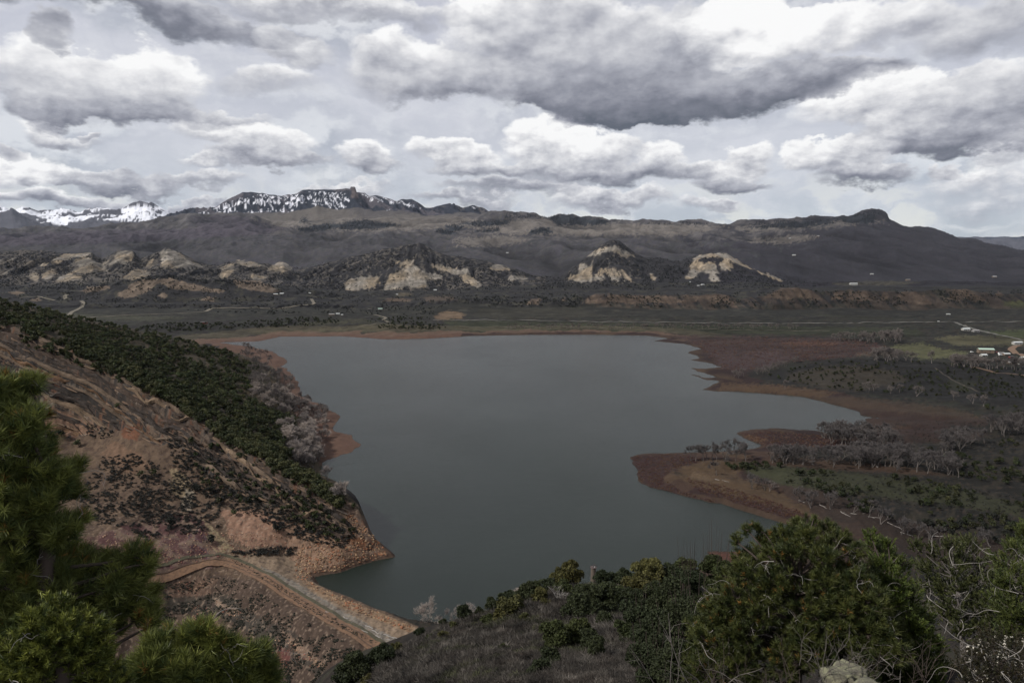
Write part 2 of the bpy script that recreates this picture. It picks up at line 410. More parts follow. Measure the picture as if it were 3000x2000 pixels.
LINES = [
 ('z', 1700, 9.0),
 L(1830, [(-500,915),(900,912),(1300,918),(1700,915),(3500,915)]),
 L(1970, [(-500,905),(400,905),(1000,905),(1250,896),(1300,893),(1700,903),(2200,905),(3000,905),(3500,905)]),
 L(2080, [(-500,898),(600,893),(1000,895),(1150,892),(1330,872),(1500,885),(1700,868),(1790,865),(2000,866),(2110,862),(2180,880),(2230,868),(2290,846),(2340,843),(2420,858),(2500,853),(2700,853),(2830,848),(2920,862),(3100,858),(3500,858)]),
 L(2250, [(-500,885),(300,888),(600,885),(1000,882),(1250,872),(1500,868),(1700,862),(2000,860),(2300,846),(2700,848),(3000,852),(3500,852)]),
 L(2500, [(-500,852),(0,858),(150,850),(230,852),(300,836),(380,818),(430,807),(480,806),(540,812),(600,822),(680,820),(740,824),(800,842),(900,856),(1000,866),(1150,858),(1300,858),(1500,858),(1700,852),(2000,848),(2300,844),(3000,846),(3500,846)]),
 L(2650, [(-500,850),(0,852),(300,850),(430,838),(540,838),(700,836),(800,845),(1000,858),(1500,850),(2000,844),(3500,842)]),
 L(2900, [(-500,825),(0,830),(100,832),(400,822),(700,828),(1000,850),(1150,852),(1300,848),(1450,838),(1660,828),(1850,828),(2000,826),(2200,830),(2400,838),(3500,838)]),
 L(3500, BAD),
 L(3950, drop(BAD, 0, 3500, 3950, 45)),
 L(5000, [(-500,720),(0,722),(500,722),(1000,722),(1200,722),(1400,742),(1500,745),(1650,735),(1900,735),(2200,735),(2400,745),(2700,770),(3000,785),(3500,790)]),
 L(6200, [(-500,700),(0,703),(300,700),(500,695),(700,690),(1000,690),(1250,695),(1500,705),(1800,705),(2000,705),(2300,705),(2500,700),(2600,702),(2800,735),(3000,760),(3500,770)]),
 L(7300, [(-500,692),(0,690),(300,684),(500,668),(640,655),(750,668),(850,672),(1000,668),(1200,665),(1500,668),(1800,678),(2000,680),(2300,676),(2450,668),(2550,655),(2620,675),(2750,705),(2900,738),(3400,770)]),
 L(8500, SKY),
 L(9300, [(-500,720),(300,700),(425,668),(510,648),(565,636),(640,640),(745,640),(850,648),(950,646),(1050,640),(1150,637),(1300,634),(1420,634),(1500,665),(1700,680),(3500,790)]),
 L(10200, [(-500,730),(350,700),(425,660),(510,640),(565,632),(640,625),(720,622),(850,618),(930,592),(1000,612),(1040,600),(1130,612),(1250,628),(1320,625),(1390,625),(1440,645),(1600,700),(3500,800)]),
 L(11500, [(-500,740),(350,690),(425,657),(470,642),(510,629),(565,611),(600,610),(629,608),(667,588),(700,572),(718,564),(787,565),(830,569),(876,567),(893,555),(956,556),(1031,557),(1033,550),(1046,550),(1050,566),(1073,566),(1084,574),(1105,570),(1126,574),(1152,578),(1167,587),(1180,581),(1195,584),(1209,582),(1228,591),(1248,606),(1273,605),(1318,599),(1345,603),(1357,607),(1387,600),(1412,610),(1438,624),(1480,640),(1600,720),(3500,820)]),
 L(12600, [(-500,745),(350,710),(1440,710),(3500,820)]),
 L(14500, [(-500,745),(600,720),(1440,740),(3500,800)]),
 L(17000, [(-600,650),(-300,635),(-100,640),(0,631),(25,622),(47,613),(66,622),(90,636),(125,655),(161,669),(230,660),(300,652),(330,650),(360,672),(480,672),(560,700),(1500,740),(3500,800)]),
 L(18500, [(-600,680),(0,665),(160,676),(300,668),(500,680),(1500,745),(3500,790)]),
 L(22000, [(-600,620),(-200,599),(0,615),(25,611),(45,616),(70,612),(91,606),(110,612),(123,618),(170,618),(190,615),(213,611),(230,620),(250,616),(272,612),(300,611),(327,606),(345,611),(374,607),(404,594),(422,595),(442,597),(468,609),(502,624),(540,650),(800,700),(1500,745),(2700,710),(3500,710)]),
 L(25000, [(-600,700),(1500,745),(2600,708),(2770,694),(2900,695),(3000,694),(3200,693),(3500,696)]),
 L(27000, [(-600,745),(1500,748),(3500,710)]),
]
lys = []; lzs = []
for l in LINES:
    if l[0] == 'z':
        lys.append(l[1]); lzs.append(np.full(NC, l[2]))
    else:
        y, pts = l
        us = 1500 + F * S / (cp)       # approximate column of the photograph
        jit = fbm(us / 40, us * 0 + y / 777, 3, 3) * 2.2 * (1 if y > 3000 else .5)
        vv = np.interp(us, pts[:, 0], pts[:, 1]) + jit * .5
        dx, dy, dz = ray(1500, vv)
        lys.append(y); lzs.append(CZ + dz / dy * y)
lys = np.array(lys); lzs = np.array(lzs)
# the mean column of the last near row joins the first far row
lzs[0] = Znear[-1]
sgf, ygf = np.meshgrid(S, Yf)
xgf = sgf * ygf
j = np.clip(np.searchsorted(lys, Yf, side='right') - 1, 0, len(lys) - 2)
tt = (np.log(Yf) - np.log(lys[j])) / (np.log(lys[j + 1]) - np.log(lys[j]))
Zf = lzs[j] * (1 - tt[:, None]) + lzs[j + 1] * tt[:, None]
ky = ygf / 3500.0
edge = sstep(ygf, 1700, 1950)
Zf += fbm(xgf / (260 * ky ** .7), ygf / (330 * ky ** .7), 5, 51) * 9.0 * ky ** 1.15 * edge * sstep(27200 - ygf, 0, 3000)
badm = sstep(ygf, 2750, 3050) * (1 - sstep(ygf, 3450, 3650))
Zf += (ridged(xgf / 75 + fbm(xgf / 300, ygf / 300, 2, 9) * 1.2, ygf / 700, 4, 61, .55) - .45) * 26 * badm * (1 - .75 * sstep(ygf, 3250, 3480)) * sstep(ygf, 2900, 3150)
bl = sstep(ygf, 1985, 2030) * (1 - sstep(ygf, 2070, 2120))
Zf += (ridged(xgf / 28, ygf / 400, 3, 62) - .4) * 9 * bl
b5 = sstep(ygf, 2330, 2420) * (1 - sstep(ygf, 2490, 2560))
Zf += (ridged(xgf / 60, ygf / 300, 3, 63) - .4) * 10 * b5
mid = sstep(ygf, 4200, 5200) * (1 - sstep(ygf, 8300, 8900))
Zf += (ridged(xgf / 700 + ygf / 2200, ygf / 1400, 5, 71, .5) - .35) * 100 * mid
mes = sstep(ygf, 9700, 10500) * (1 - sstep(ygf, 10900, 11450))
Zf += (ridged(xgf / 300 + ygf / 900, ygf / 900, 5, 73, .55) - .4) * 130 * mes
sn = sstep(ygf, 15000, 17000) * (1 - sstep(ygf, 24000, 25000))
Zf += (ridged(xgf / 900 - ygf / 1500, ygf / 1700, 5, 75, .55) - .4) * 150 * sn
# behind the skyline ridge nothing may stand above it
Zall = np.vstack([Znear, Zf])

def zcol(s):
    """terrain heights of all rows at column ratio s (array) -> (rows, n)"""
    i = np.clip(np.searchsorted(S, s) - 1, 0, NC - 2)
    t = (s - S[i]) / (S[i + 1] - S[i])
    return Zall[:, i] * (1 - t) + Zall[:, i + 1] * t

def zat(x, y):
    x = np.atleast_1d(np.asarray(x, float)); y = np.atleast_1d(np.asarray(y, float))
    s = x / y
    i = np.clip(np.searchsorted(S, s) - 1, 0, NC - 2); k = np.clip(np.searchsorted(YY, y) - 1, 0, NR - 2)
    a = np.clip((s - S[i]) / (S[i + 1] - S[i]), 0, 1); b = np.clip((y - YY[k]) / (YY[k + 1] - YY[k]), 0, 1)
    return (Zall[k, i] * (1 - a) + Zall[k, i + 1] * a) * (1 - b) + (Zall[k + 1, i] * (1 - a) + Zall[k + 1, i + 1] * a) * b

def cast(u, v, ymin=20.0):
    """where the line of sight through the photograph's point (u, v) meets the land"""
    u = np.atleast_1d(np.asarray(u, float)); v = np.atleast_1d(np.asarray(v, float))
    dx, dy, dz = ray(u, v)
    s = dx / dy; sl_ = dz / dy
    out = np.zeros((len(u), 3))
    for a in range(0, len(u), 2000):
        b = slice(a, min(a + 2000, len(u)))
        zc = zcol(s[b]); zr = CZ + YY[:, None] * sl_[b]
        hit = (zc >= zr) & (YY[:, None] > ymin)
        k = np.argmax(hit, 0); k = np.maximum(k, 1)
        n = np.arange(zc.shape[1])
        g0 = zr[k - 1, n] - zc[k - 1, n]; g1 = zc[k, n] - zr[k, n]
        t = np.clip(g0 / np.maximum(g0 + g1, 1e-6), 0, 1)
        y = YY[k - 1] * (1 - t) + YY[k] * t
        y = np.where(hit.any(0), y, np.nan)
        out[b, 0] = s[b] * y; out[b, 1] = y
        yy = np.nan_to_num(y, nan=100.0)
        out[b, 2] = np.where(np.isnan(y), np.nan, zat(s[b] * yy, yy))
    return out

# ------------------------------------------------------------------ mesh helpers
def mesh(name, V, Fc, mat=None, smooth=False, col=None, parent=None, link=True, loose=False):
    V = np.ascontiguousarray(V, np.float32); Fc = np.ascontiguousarray(Fc, np.int32)
    me = bpy.data.meshes.new(name)
    me.vertices.add(len(V)); me.vertices.foreach_set('co', V.ravel())
    m_, k = Fc.shape
    me.loops.add(m_ * k); me.loops.foreach_set('vertex_index', Fc.ravel())
    me.polygons.add(m_)
    me.polygons.foreach_set('loop_start', np.arange(0, m_ * k, k, dtype=np.int32))
    me.polygons.foreach_set('use_smooth', np.full(m_, smooth))
    if col is not None:
        ca = me.color_attributes.new('albedo', 'FLOAT_COLOR', 'POINT')
        cc = np.ones((len(V), 4), np.float32); cc[:, :3] = col
        ca.data.foreach_set('color', cc.ravel())
    me.update(calc_edges=True)
    if mat: me.materials.append(mat)
    if not link: return me
    return obj(name, me, parent)

def obj(name, me, parent=None):
    o = bpy.data.objects.new(name, me); C.objects.link(o)
    if parent: o.parent = parent
    return o

def tag(o, label=None, cat=None, group=None, kind=None):
    if label: o['label'] = label
    if cat: o['category'] = cat
    if group: o['group'] = group
    if kind: o['kind'] = kind
    return o

def empty(name, loc, rz=0.0):
    o = bpy.data.objects.new(name, None); C.objects.link(o)
    o.location = loc; o.rotation_euler = (0, 0, rz); o.empty_display_size = .2
    return o

def gridfaces(nr, nc):
    i = np.arange(nr - 1)[:, None] * nc + np.arange(nc - 1)[None]
    i = i.ravel()
    return np.stack([i, i + 1, i + nc + 1, i + nc], 1)

class MB:
    """collects vertices and triangles of one mesh"""
    def __init__(s): s.V = []; s.F = []; s.Cl = []; s.n = 0
    def add(s, V, Fc, col=None):
        V = np.asarray(V, float); Fc = np.asarray(Fc, int)
        if Fc.shape[1] == 4: Fc = np.concatenate([Fc[:, [0, 1, 2]], Fc[:, [0, 2, 3]]])
        s.V.append(V); s.F.append(Fc + s.n); s.n += len(V)
        if col is not None: s.Cl.append(np.broadcast_to(np.asarray(col, float), (len(V), 3)))
    def box(s, c, h, rz=0.0, col=None):
        q = np.array([[x, y, z] for z in (-1, 1) for y in (-1, 1) for x in (-1, 1)], float) * h
        ca, sa = math.cos(rz), math.sin(rz)
        q = np.stack([q[:, 0] * ca - q[:, 1] * sa, q[:, 0] * sa + q[:, 1] * ca, q[:, 2]], 1) + c
        s.add(q, [(0, 2, 3, 1), (4, 5, 7, 6), (0, 1, 5, 4), (2, 6, 7, 3), (0, 4, 6, 2), (1, 3, 7, 5)], col)
    def tube(s, pts, rad, sides=5, col=None, cap=True):
        pts = np.asarray(pts, float); n = len(pts); rad = np.broadcast_to(np.asarray(rad, float), (n,))
        tg = np.gradient(pts, axis=0); tg /= np.linalg.norm(tg, axis=1)[:, None] + 1e-9
        ref = np.array([0, 0, 1.0]) if abs(tg[:, 2]).mean() < .8 else np.array([1.0, 0, 0])
        a = np.cross(tg, ref); a /= np.linalg.norm(a, axis=1)[:, None] + 1e-9
        b = np.cross(tg, a)
        th = np.arange(sides) * 2 * math.pi / sides
        V = pts[:, None] + rad[:, None, None] * (a[:, None] * np.cos(th)[None, :, None] + b[:, None] * np.sin(th)[None, :, None])
        V = V.reshape(-1, 3)
        f = []
        for i in range(n - 1):
            for k in range(sides):
                k2 = (k + 1) % sides
                f.append((i * sides + k, i * sides + k2, (i + 1) * sides + k2, (i + 1) * sides + k))
        s.add(V, f, col)
        if cap:
            for e in (0, n - 1):
                s.add(np.vstack([V[e * sides:(e + 1) * sides], pts[e]]), [(k, (k + 1) % sides, sides) for k in range(sides)], col)
    def get(s): return np.concatenate(s.V), np.concatenate(s.F), (np.concatenate(s.Cl) if s.Cl else None)
    def build(s, name, mat, parent=None, smooth=False, link=True):
        V, Fc, c = s.get()
        return mesh(name, V, Fc, mat, smooth, c, parent, link)

def unit(n):
    v = rng.normal(size=(n, 3)); return v / np.linalg.norm(v, axis=1)[:, None]

def scatter(protos, pos, scale, rz, pick=None, tint=None):
    """many copies of small meshes merged into one (for ground cover)"""
    Vs = []; Fs = []; Cs = []; n = 0
    if pick is None: pick = rng.integers(0, len(protos), len(pos))
    for p, (V, Fc, Cc) in enumerate(protos):
        idx = np.where(pick == p)[0]
        if len(idx) == 0: continue
        ca, sa = np.cos(rz[idx])[:, None], np.sin(rz[idx])[:, None]
        s_ = scale[idx][:, None]
        X = (V[:, 0] * ca - V[:, 1] * sa) * s_ + pos[idx, 0:1]
        Y = (V[:, 0] * sa + V[:, 1] * ca) * s_ + pos[idx, 1:2]
        Z_ = V[:, 2] * s_ + pos[idx, 2:3]
        Vs.append(np.stack([X, Y, Z_], 2).reshape(-1, 3))
        Fs.append((Fc[None] + (np.arange(len(idx)) * len(V))[:, None, None]).reshape(-1, 3) + n)
        n += len(idx) * len(V)
        if Cc is not None:
            t = np.ones((len(idx), 1, 3)) if tint is None else tint[idx][:, None, :]
            Cs.append((Cc[None] * t).reshape(-1, 3))
    return np.concatenate(Vs), np.concatenate(Fs), (np.concatenate(Cs) if Cs else None)

# ------------------------------------------------------------------ materials
def terrain_mat(name, scales, contrast, rough=.95, bump=None):
    m = bpy.data.materials.new(name); m.use_nodes = True
    t = NT(m.node_tree); b = m.node_tree.nodes['Principled BSDF']
    at = t.new('ShaderNodeAttribute', attribute_name='albedo')
    geo = t.new('ShaderNodeNewGeometry')
    c = at.outputs['Color']
    for sc_, k in zip(scales, contrast):
        n = t.noise(geo.outputs['Position'], sc_, 5, .65)
        f = t.step(n, .28, .72, 1 - k, 1 + k, smooth=False)
        c = t.vm('SCALE', c, scale=f)
    t.l.new(c, b.inputs['Base Color'])
    b.inputs['Roughness'].default_value = rough
    b.inputs['Specular IOR Level'].default_value = .12
    if bump:
        n = t.noise(geo.outputs['Position'], bump[0], 6, .7)
        bp = t.new('ShaderNodeBump'); bp.inputs['Strength'].default_value = bump[2]; bp.inputs['Distance'].default_value = bump[1]
        t.l.new(n, bp.inputs['Height']); t.l.new(bp.outputs[0], b.inputs['Normal'])
    return m

def leaf_mat(name, base, var=.35, attr=False, transl=.15, rough=.75, hue2=None):
    m = bpy.data.materials.new(name); m.use_nodes = True
    t = NT(m.node_tree); b = m.node_tree.nodes['Principled BSDF']
    oi = t.new('ShaderNodeObjectInfo')
    geo = t.new('ShaderNodeNewGeometry')
    if attr:
        c = t.new('ShaderNodeAttribute', attribute_name='albedo').outputs['Color']
    else:
        c = t.mix(oi.outputs['Random'], base, hue2 or tuple(x * .8 for x in base))
    f = t.step(geo.outputs['Random Per Island'], 0, 1, (1 - var) * .80, (1 + var) * .80, smooth=False)
    c = t.vm('SCALE', c, scale=f)
    t.l.new(c, b.inputs['Base Color'])
    b.inputs['Roughness'].default_value = rough
    b.inputs['Specular IOR Level'].default_value = .25
    if transl:
        tr = t.new('ShaderNodeBsdfTranslucent'); t.l.new(c, tr.inputs[0])
        mx = t.new('ShaderNodeMixShader'); mx.inputs[0].default_value = transl
        t.l.new(b.outputs[0], mx.inputs[1]); t.l.new(tr.outputs[0], mx.inputs[2])
        t.l.new(mx.outputs[0], m.node_tree.nodes['Material Output'].inputs[0])
    return m

def plain_mat(name, col, rough=.8, nscale=3.0, var=.25, metal=0.0, bump=0.0):
    m = bpy.data.materials.new(name); m.use_nodes = True
    t = NT(m.node_tree); b = m.node_tree.nodes['Principled BSDF']
    tc_ = t.new('ShaderNodeTexCoord')
    n = t.noise(tc_.outputs['Object'], nscale, 6, .65)
    f = t.step(n, .3, .7, 1 - var, 1 + var, smooth=False)
    c = t.vm('SCALE', tuple(col), scale=f)
    t.l.new(c, b.inputs['Base Color'])
    b.inputs['Roughness'].default_value = rough; b.inputs['Metallic'].default_value = metal
    if bump:
        bp = t.new('ShaderNodeBump'); bp.inputs['Strength'].default_value = .7; bp.inputs['Distance'].default_value = bump
        t.l.new(n, bp.inputs['Height']); t.l.new(bp.outputs[0], b.inputs['Normal'])
    return m

# ------------------------------------------------------------------ ground colours
XG = np.vstack([xg, xgf]); YG = np.vstack([yg, ygf])
U, V = project(XG, YG, Zall)
K = .57
def c8(r, g, b): return np.array(lin(r, g, b, K))
shp = XG.shape
COL = np.empty(shp + (3,), np.float32)
n1 = fbm(XG / (YG * .02 + .3), np.log(YG) * 28, 4, 201)       # patchiness that keeps the same look at every distance
n2 = fbm(XG / (YG * .006 + .15), np.log(YG) * 95, 3, 202)
COL[:] = c8(44, 41, 42)
isn = np.zeros(shp, bool); isn[:NRn] = True
LD = np.full(shp, 900.0); LD[:NRn] = ld
wU, wV = np.zeros(shp), np.zeros(shp)
gr = np.random.default_rng(5)
wU[:] = n1 * 16 + gr.normal(size=shp) * 5; wV[:] = n2 * 5 + gr.normal(size=shp) * np.where(YG > 1700, 1.3, 3.0)
def paint(poly, col, rag=1.0, a=1.0, where=None, jit=.0):
    p = np.array(poly, float); m = 45 * rag
    bb = (U > p[:, 0].min() - m) & (U < p[:, 0].max() + m) & (V > p[:, 1].min() - m) & (V < p[:, 1].max() + m)
    if where is not None: bb &= where
    idx = np.where(bb)
    if len(idx[0]) == 0: return
    ins = inpoly(U[idx] + wU[idx] * rag, V[idx] + wV[idx] * rag, p)
    idx = (idx[0][ins], idx[1][ins])
    cc = np.asarray(col, np.float32)
    if jit: cc = cc * (1 + jit * n2[idx][:, None])
    COL[idx] = COL[idx] * (1 - a) + cc * a
def fill(mask, col, a=1.0):
    a = np.broadcast_to(np.asarray(a, np.float32), mask.shape)[mask][:, None]
    COL[mask] = COL[mask] * (1 - a) + np.asarray(col, np.float32) * a
far = ~isn
# far slopes: oak brush and sage, purple grey, drier and paler aspen higher up
fill(far, c8(50, 49, 52))
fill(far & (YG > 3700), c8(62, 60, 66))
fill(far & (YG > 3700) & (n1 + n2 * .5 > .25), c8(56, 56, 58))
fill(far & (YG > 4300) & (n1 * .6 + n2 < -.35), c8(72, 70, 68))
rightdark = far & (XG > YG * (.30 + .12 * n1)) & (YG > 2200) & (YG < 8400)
fill(rightdark, c8(46, 44, 52), .75)  # cloud shadow on the far right slopes, painted as darker ground
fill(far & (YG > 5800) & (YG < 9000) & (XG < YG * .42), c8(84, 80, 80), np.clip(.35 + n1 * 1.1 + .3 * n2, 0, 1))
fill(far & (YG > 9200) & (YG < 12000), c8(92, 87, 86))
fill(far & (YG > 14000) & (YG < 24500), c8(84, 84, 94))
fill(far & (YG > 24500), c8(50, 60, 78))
fill(far & (YG < 2900), c8(46, 45, 46))
fill(far & (YG < 2000), c8(46, 46, 41))
fill(far & (YG < 2900) & (n1 + n2 * .4 > .35), c8(60, 58, 50))
for poly in [[(-60,690),(-60,720),(300,712),(560,700),(700,690),(640,668),(400,672),(200,676)], [(560,636),(640,630),(720,634),(800,660),(860,668),(760,690),(600,690)]]:
    paint(poly, c8(66, 60, 70), 1, .8)
for poly in [[(745,640),(830,620),(930,592),(1010,610),(1060,640),(900,665),(800,662)], [(900,668),(1000,650),(1080,640),(1200,625),(1330,632),(1430,650),(1300,668),(1050,680)],
             [(1320,655),(1600,640),(1780,655),(1960,656),(2130,664),(2000,690),(1700,690),(1450,685)], [(1330,700),(1500,690),(1560,705),(1450,722),(1340,720)], [(2150,665),(2400,650),(2500,640),(2600,650),(2400,668),(2200,680)], [(2180,705),(2300,690),(2420,690),(2300,715)]]:
    paint(poly, c8(108, 101, 94), 1.6, .8, far)
CON = [[(1000,655),(1060,645),(1160,655),(1175,662),(1100,672),(1000,672),(960,665)], [(870,670),(940,655),(1000,655),(960,675),(880,680)], [(1340,650),(1480,645),(1480,660),(1400,665)], [(1270,680),(1330,658),(1360,665),(1320,690)],
       [(1600,640),(1640,627),(1720,634),(1790,650),(1760,660),(1640,660)], [(1380,680),(1460,665),(1460,680)], [(1540,690),(1580,665),(1620,680)], [(2180,668),(2300,655),(2420,642),(2450,655),(2330,668)], [(2440,640),(2500,632),(2560,630),(2560,655),(2480,655)], [(880,650),(900,630),(905,655)]]
conmask = np.zeros(shp, bool)
for poly in CON: paint(poly, c8(40, 45, 52), 1.3, .95, far)
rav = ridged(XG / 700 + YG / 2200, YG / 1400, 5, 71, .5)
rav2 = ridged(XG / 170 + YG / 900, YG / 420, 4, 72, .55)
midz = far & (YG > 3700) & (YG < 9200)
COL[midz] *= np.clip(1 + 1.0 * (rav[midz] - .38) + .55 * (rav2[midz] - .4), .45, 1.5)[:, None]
# mesa: cliffs with conifers and snow in the gullies
mesa = far & (YG > 10000) & (YG < 12000)
paint([(425,660),(565,611),(700,564),(880,560),(1035,548),(1110,565),(1210,580),(1280,604),(1330,640),(1250,640),(1100,610),(1040,612),(900,600),(850,632),(640,640),(540,640)], c8(84, 80, 88), 1.0, 1, mesa)
strk = ridged((XG + YG * .55) / 330, YG / 2600, 4, 210)
fill(mesa & (V < 640) & (strk > .42) & (XG < 0), c8(44, 50, 64))
paint([(860,570),(1040,556),(1060,590),(1020,630),(940,640),(880,632),(860,600)], c8(42, 49, 62), .7, .9, mesa)
snowf = fbm((XG + YG * .42) / 34, (YG - .3 * XG) / 420, 4, 211) + .35 * fbm(XG / 240, YG / 300, 3, 212)
for poly in [[(690,585),(760,570),(880,565),(905,590),(860,620),(760,622),(700,630),(640,625),(560,640),(600,615)], [(900,562),(1000,562),(1030,590),(990,615),(930,612),(900,585)], [(1060,566),(1130,580),(1180,590),(1240,610),(1170,600),(1080,588)], [(1100,625),(1150,610),(1135,632),(1110,640)], [(1380,607),(1405,607),(1402,611),(1385,611)]]:
    p = np.array(poly, float)
    ins = mesa & inpoly(U + wU * .5, V + wV * .6, p) & (snowf > .22)
    COL[ins] = np.array([.44, .45, .50]) * np.clip(.55 + snowf[ins] * 1.1, .5, 1.3)[:, None]
paint([(1030,548),(1048,548),(1052,580),(1028,580)], c8(96, 84, 84), 0, 1, mesa)
# distant snow peaks
sn2 = far & (YG > 19500) & (YG < 24000)
sl2 = fbm(XG / 900, YG / 900, 5, 213) + fbm((XG - YG * .4) / 260, YG / 1500, 3, 214) * .5
fill(sn2 & (V < 662) & (sl2 > -.02), (.60, .62, .68))
paint([(330,618),(404,598),(470,612),(510,632),(420,640),(330,668),(300,668),(330,645)], (.58, .60, .66), .6, 1, sn2 & (ridged((XG + YG * .3) / 230, YG / 2500, 3, 215) < .50))
# shale badlands
SH = [[(325,765),(345,740),(360,736),(390,740),(392,755),(380,768),(365,776),(350,772),(330,776),(300,779),(285,773),(310,765)], [(215,770),(235,758),(260,755),(285,765),(290,773),(240,773)],
 [(470,738),(490,729),(510,735),(530,745),(560,765),(590,778),(604,783),(560,785),(530,782),(500,787),(470,782),(478,765),(468,750)], [(425,782),(440,762),(450,755),(453,777),(430,787)],
 [(358,817),(380,795),(400,787),(430,795),(442,806),(420,813),(385,820)], [(153,828),(175,812),(200,799),(225,805),(248,819),(210,824)], [(78,800),(100,797),(117,810),(105,827),(92,816)],
 [(208,792),(240,775),(290,778),(322,785),(310,796),(260,800),(215,800)], [(120,805),(150,790),(175,795),(150,816),(125,816)], [(68,778),(95,764),(110,774),(150,770),(180,765),(170,774),(130,779),(80,781)],
 [(150,766),(170,752),(185,745),(215,744),(260,737),(275,740),(250,753),(215,752),(180,766)], [(0,762),(45,757),(15,771),(0,773)], [(-20,800),(30,796),(20,806),(0,809)],
 [(640,809),(650,785),(665,772),(687,775),(682,800),(665,812),(645,816)], [(690,770),(700,762),(740,765),(772,781),(740,784),(710,779)], [(783,796),(800,775),(825,767),(852,778),(857,791),(830,799),(800,801)], [(735,813),(740,803),(760,805),(788,816),(740,819)],
 [(1010,832),(1020,818),(1060,811),(1112,808),(1112,836),(1080,846),(1040,851),(1008,850)], [(1128,851),(1135,810),(1145,803),(1170,799),(1187,781),(1200,772),(1217,780),(1252,797),(1292,806),(1300,816),(1260,819),(1230,816),(1258,840),(1220,843),(1170,844)],
 [(1172,779),(1150,768),(1180,764),(1216,761),(1210,773)], [(1250,775),(1290,772),(1317,785),(1350,790),(1370,784),(1382,801),(1350,806),(1310,799),(1270,786)], [(1338,803),(1380,810),(1412,836),(1400,843),(1360,826)],
 [(1428,786),(1445,774),(1470,776),(1502,790),(1480,794),(1440,791)], [(1478,819),(1500,807),(1532,806),(1552,816),(1500,823)], [(1663,819),(1670,802),(1690,805),(1700,786),(1690,783),(1700,772),(1742,774),(1742,789),(1730,800),(1737,826),(1700,826)],
 [(1738,819),(1755,784),(1766,788),(1777,816),(1765,823)], [(1768,786),(1800,790),(1817,811),(1812,826),(1790,816)], [(1800,783),(1830,794),(1852,815),(1858,826),(1830,821)], [(1898,795),(1930,817),(1920,823),(1905,813)],
 [(2005,816),(2018,788),(2025,771),(2040,763),(2060,769),(2082,785),(2108,800),(2090,806),(2060,796),(2045,801),(2043,811),(2025,818)], [(2063,768),(2086,767),(2108,795),(2118,801),(2092,793)], [(2103,776),(2125,760),(2142,774),(2153,786),(2120,791)],
 [(2025,761),(2050,748),(2090,743),(2130,743),(2152,755),(2178,775),(2214,791),(2200,790),(2165,776),(2130,761),(2100,753),(2060,753),(2040,762)], [(2078,806),(2095,807),(2112,823),(2090,826),(2077,816)], [(2200,787),(2260,807),(2298,824),(2285,825),(2240,806)],
 [(1425,672),(1428,672),(1427,673)], [(1640,748),(1700,742),(1800,720),(1840,740),(1870,752),(1820,752),(1790,735),(1740,750)]]
def softmask(polys, where, thr=.5, gw=.55, kc=1, kr=3, gx=30, gy=500, sd=66):
    m0 = np.zeros(shp, np.float32)
    for p in polys:
        p = np.array(p, float)
        idx = np.where(where & (U > p[:, 0].min() - 20) & (U < p[:, 0].max() + 20) & (V > p[:, 1].min() - 12) & (V < p[:, 1].max() + 12))
        if len(idx[0]) == 0: continue
        ins = inpoly(U[idx] + n1[idx] * 7, V[idx] + n2[idx] * 2.5, p)
        m0[idx[0][ins], idx[1][ins]] = 1
    r0 = np.where(where.any(1))[0]; sl0 = slice(r0[0], r0[-1] + 1)
    b0 = m0[sl0]
    for ax, k in ((1, kc), (0, kr)):
        c_ = np.cumsum(np.concatenate([np.repeat(np.take(b0, [0], ax), k + 1, ax), b0, np.repeat(np.take(b0, [-1], ax), k, ax)], ax), ax)
        n_ = b0.shape[ax]; b0 = (np.take(c_, np.arange(2 * k + 1, 2 * k + 1 + n_), ax) - np.take(c_, np.arange(0, n_), ax)) / (2 * k + 1)
    out = np.zeros(shp, np.float32)
    gl = ridged(XG[sl0] / gx + fbm(XG[sl0] / 200, YG[sl0] / 200, 2, 7), YG[sl0] / gy, 3, sd) - .5
    out[sl0] = sstep(b0 + gw * gl + .16 * n2[sl0], thr - .16, thr + .16)
    return out, sl0, gl
shf, sl0, gl = softmask(SH, far & (YG > 2450) & (YG < 4400))
hue = sstep(fbm(XG / 160, YG / 200, 3, 67), -.4, .4)[..., None]
shcol = c8(146, 138, 126) * (1 - hue) + c8(158, 140, 114) * hue
glf = np.zeros(shp, np.float32); glf[sl0] = gl
shcol = shcol * np.clip(1 + .25 * n2 + .12 * n1 + .55 * glf, .35, 1.5)[..., None]  # gully shading painted into the shale as darker stripes
COL = COL * (1 - shf[..., None] * .95) + shcol * shf[..., None] * .95
scr = far & (YG > 2850) & (YG < 3700)
fill(scr & (n2 + n1 * .5 > np.where(U < 820, -.16, .16)) & (ridged(XG / 40, YG / 500, 3, 64) > .30) & (U < 1600), c8(104, 97, 88), .65)
fill(scr & (U > 1650) & (U < 1880) & (n2 > .5), c8(104, 96, 86), .7)
for p in [[(680,826),(685,817),(710,820),(760,823),(790,835),(822,853),(800,857),(740,852),(700,840)], [(348,862),(370,845),(400,825),(430,814),(472,822),(440,851),(400,867),(360,875)], [(450,820),(500,814),(540,825),(600,840),(662,853),(640,858),(560,851),(500,846)], [(238,853),(260,840),(310,837),(322,845),(290,854),(250,857)], [(463,866),(480,857),(494,866),(485,874)], [(590,880),(610,868),(640,872),(630,884)], [(30,858),(50,852),(68,858),(50,865)], [(85,880),(110,872),(125,880),(100,884)]]:
    paint(p, c8(112, 96, 80), .45, .95, far, .25)
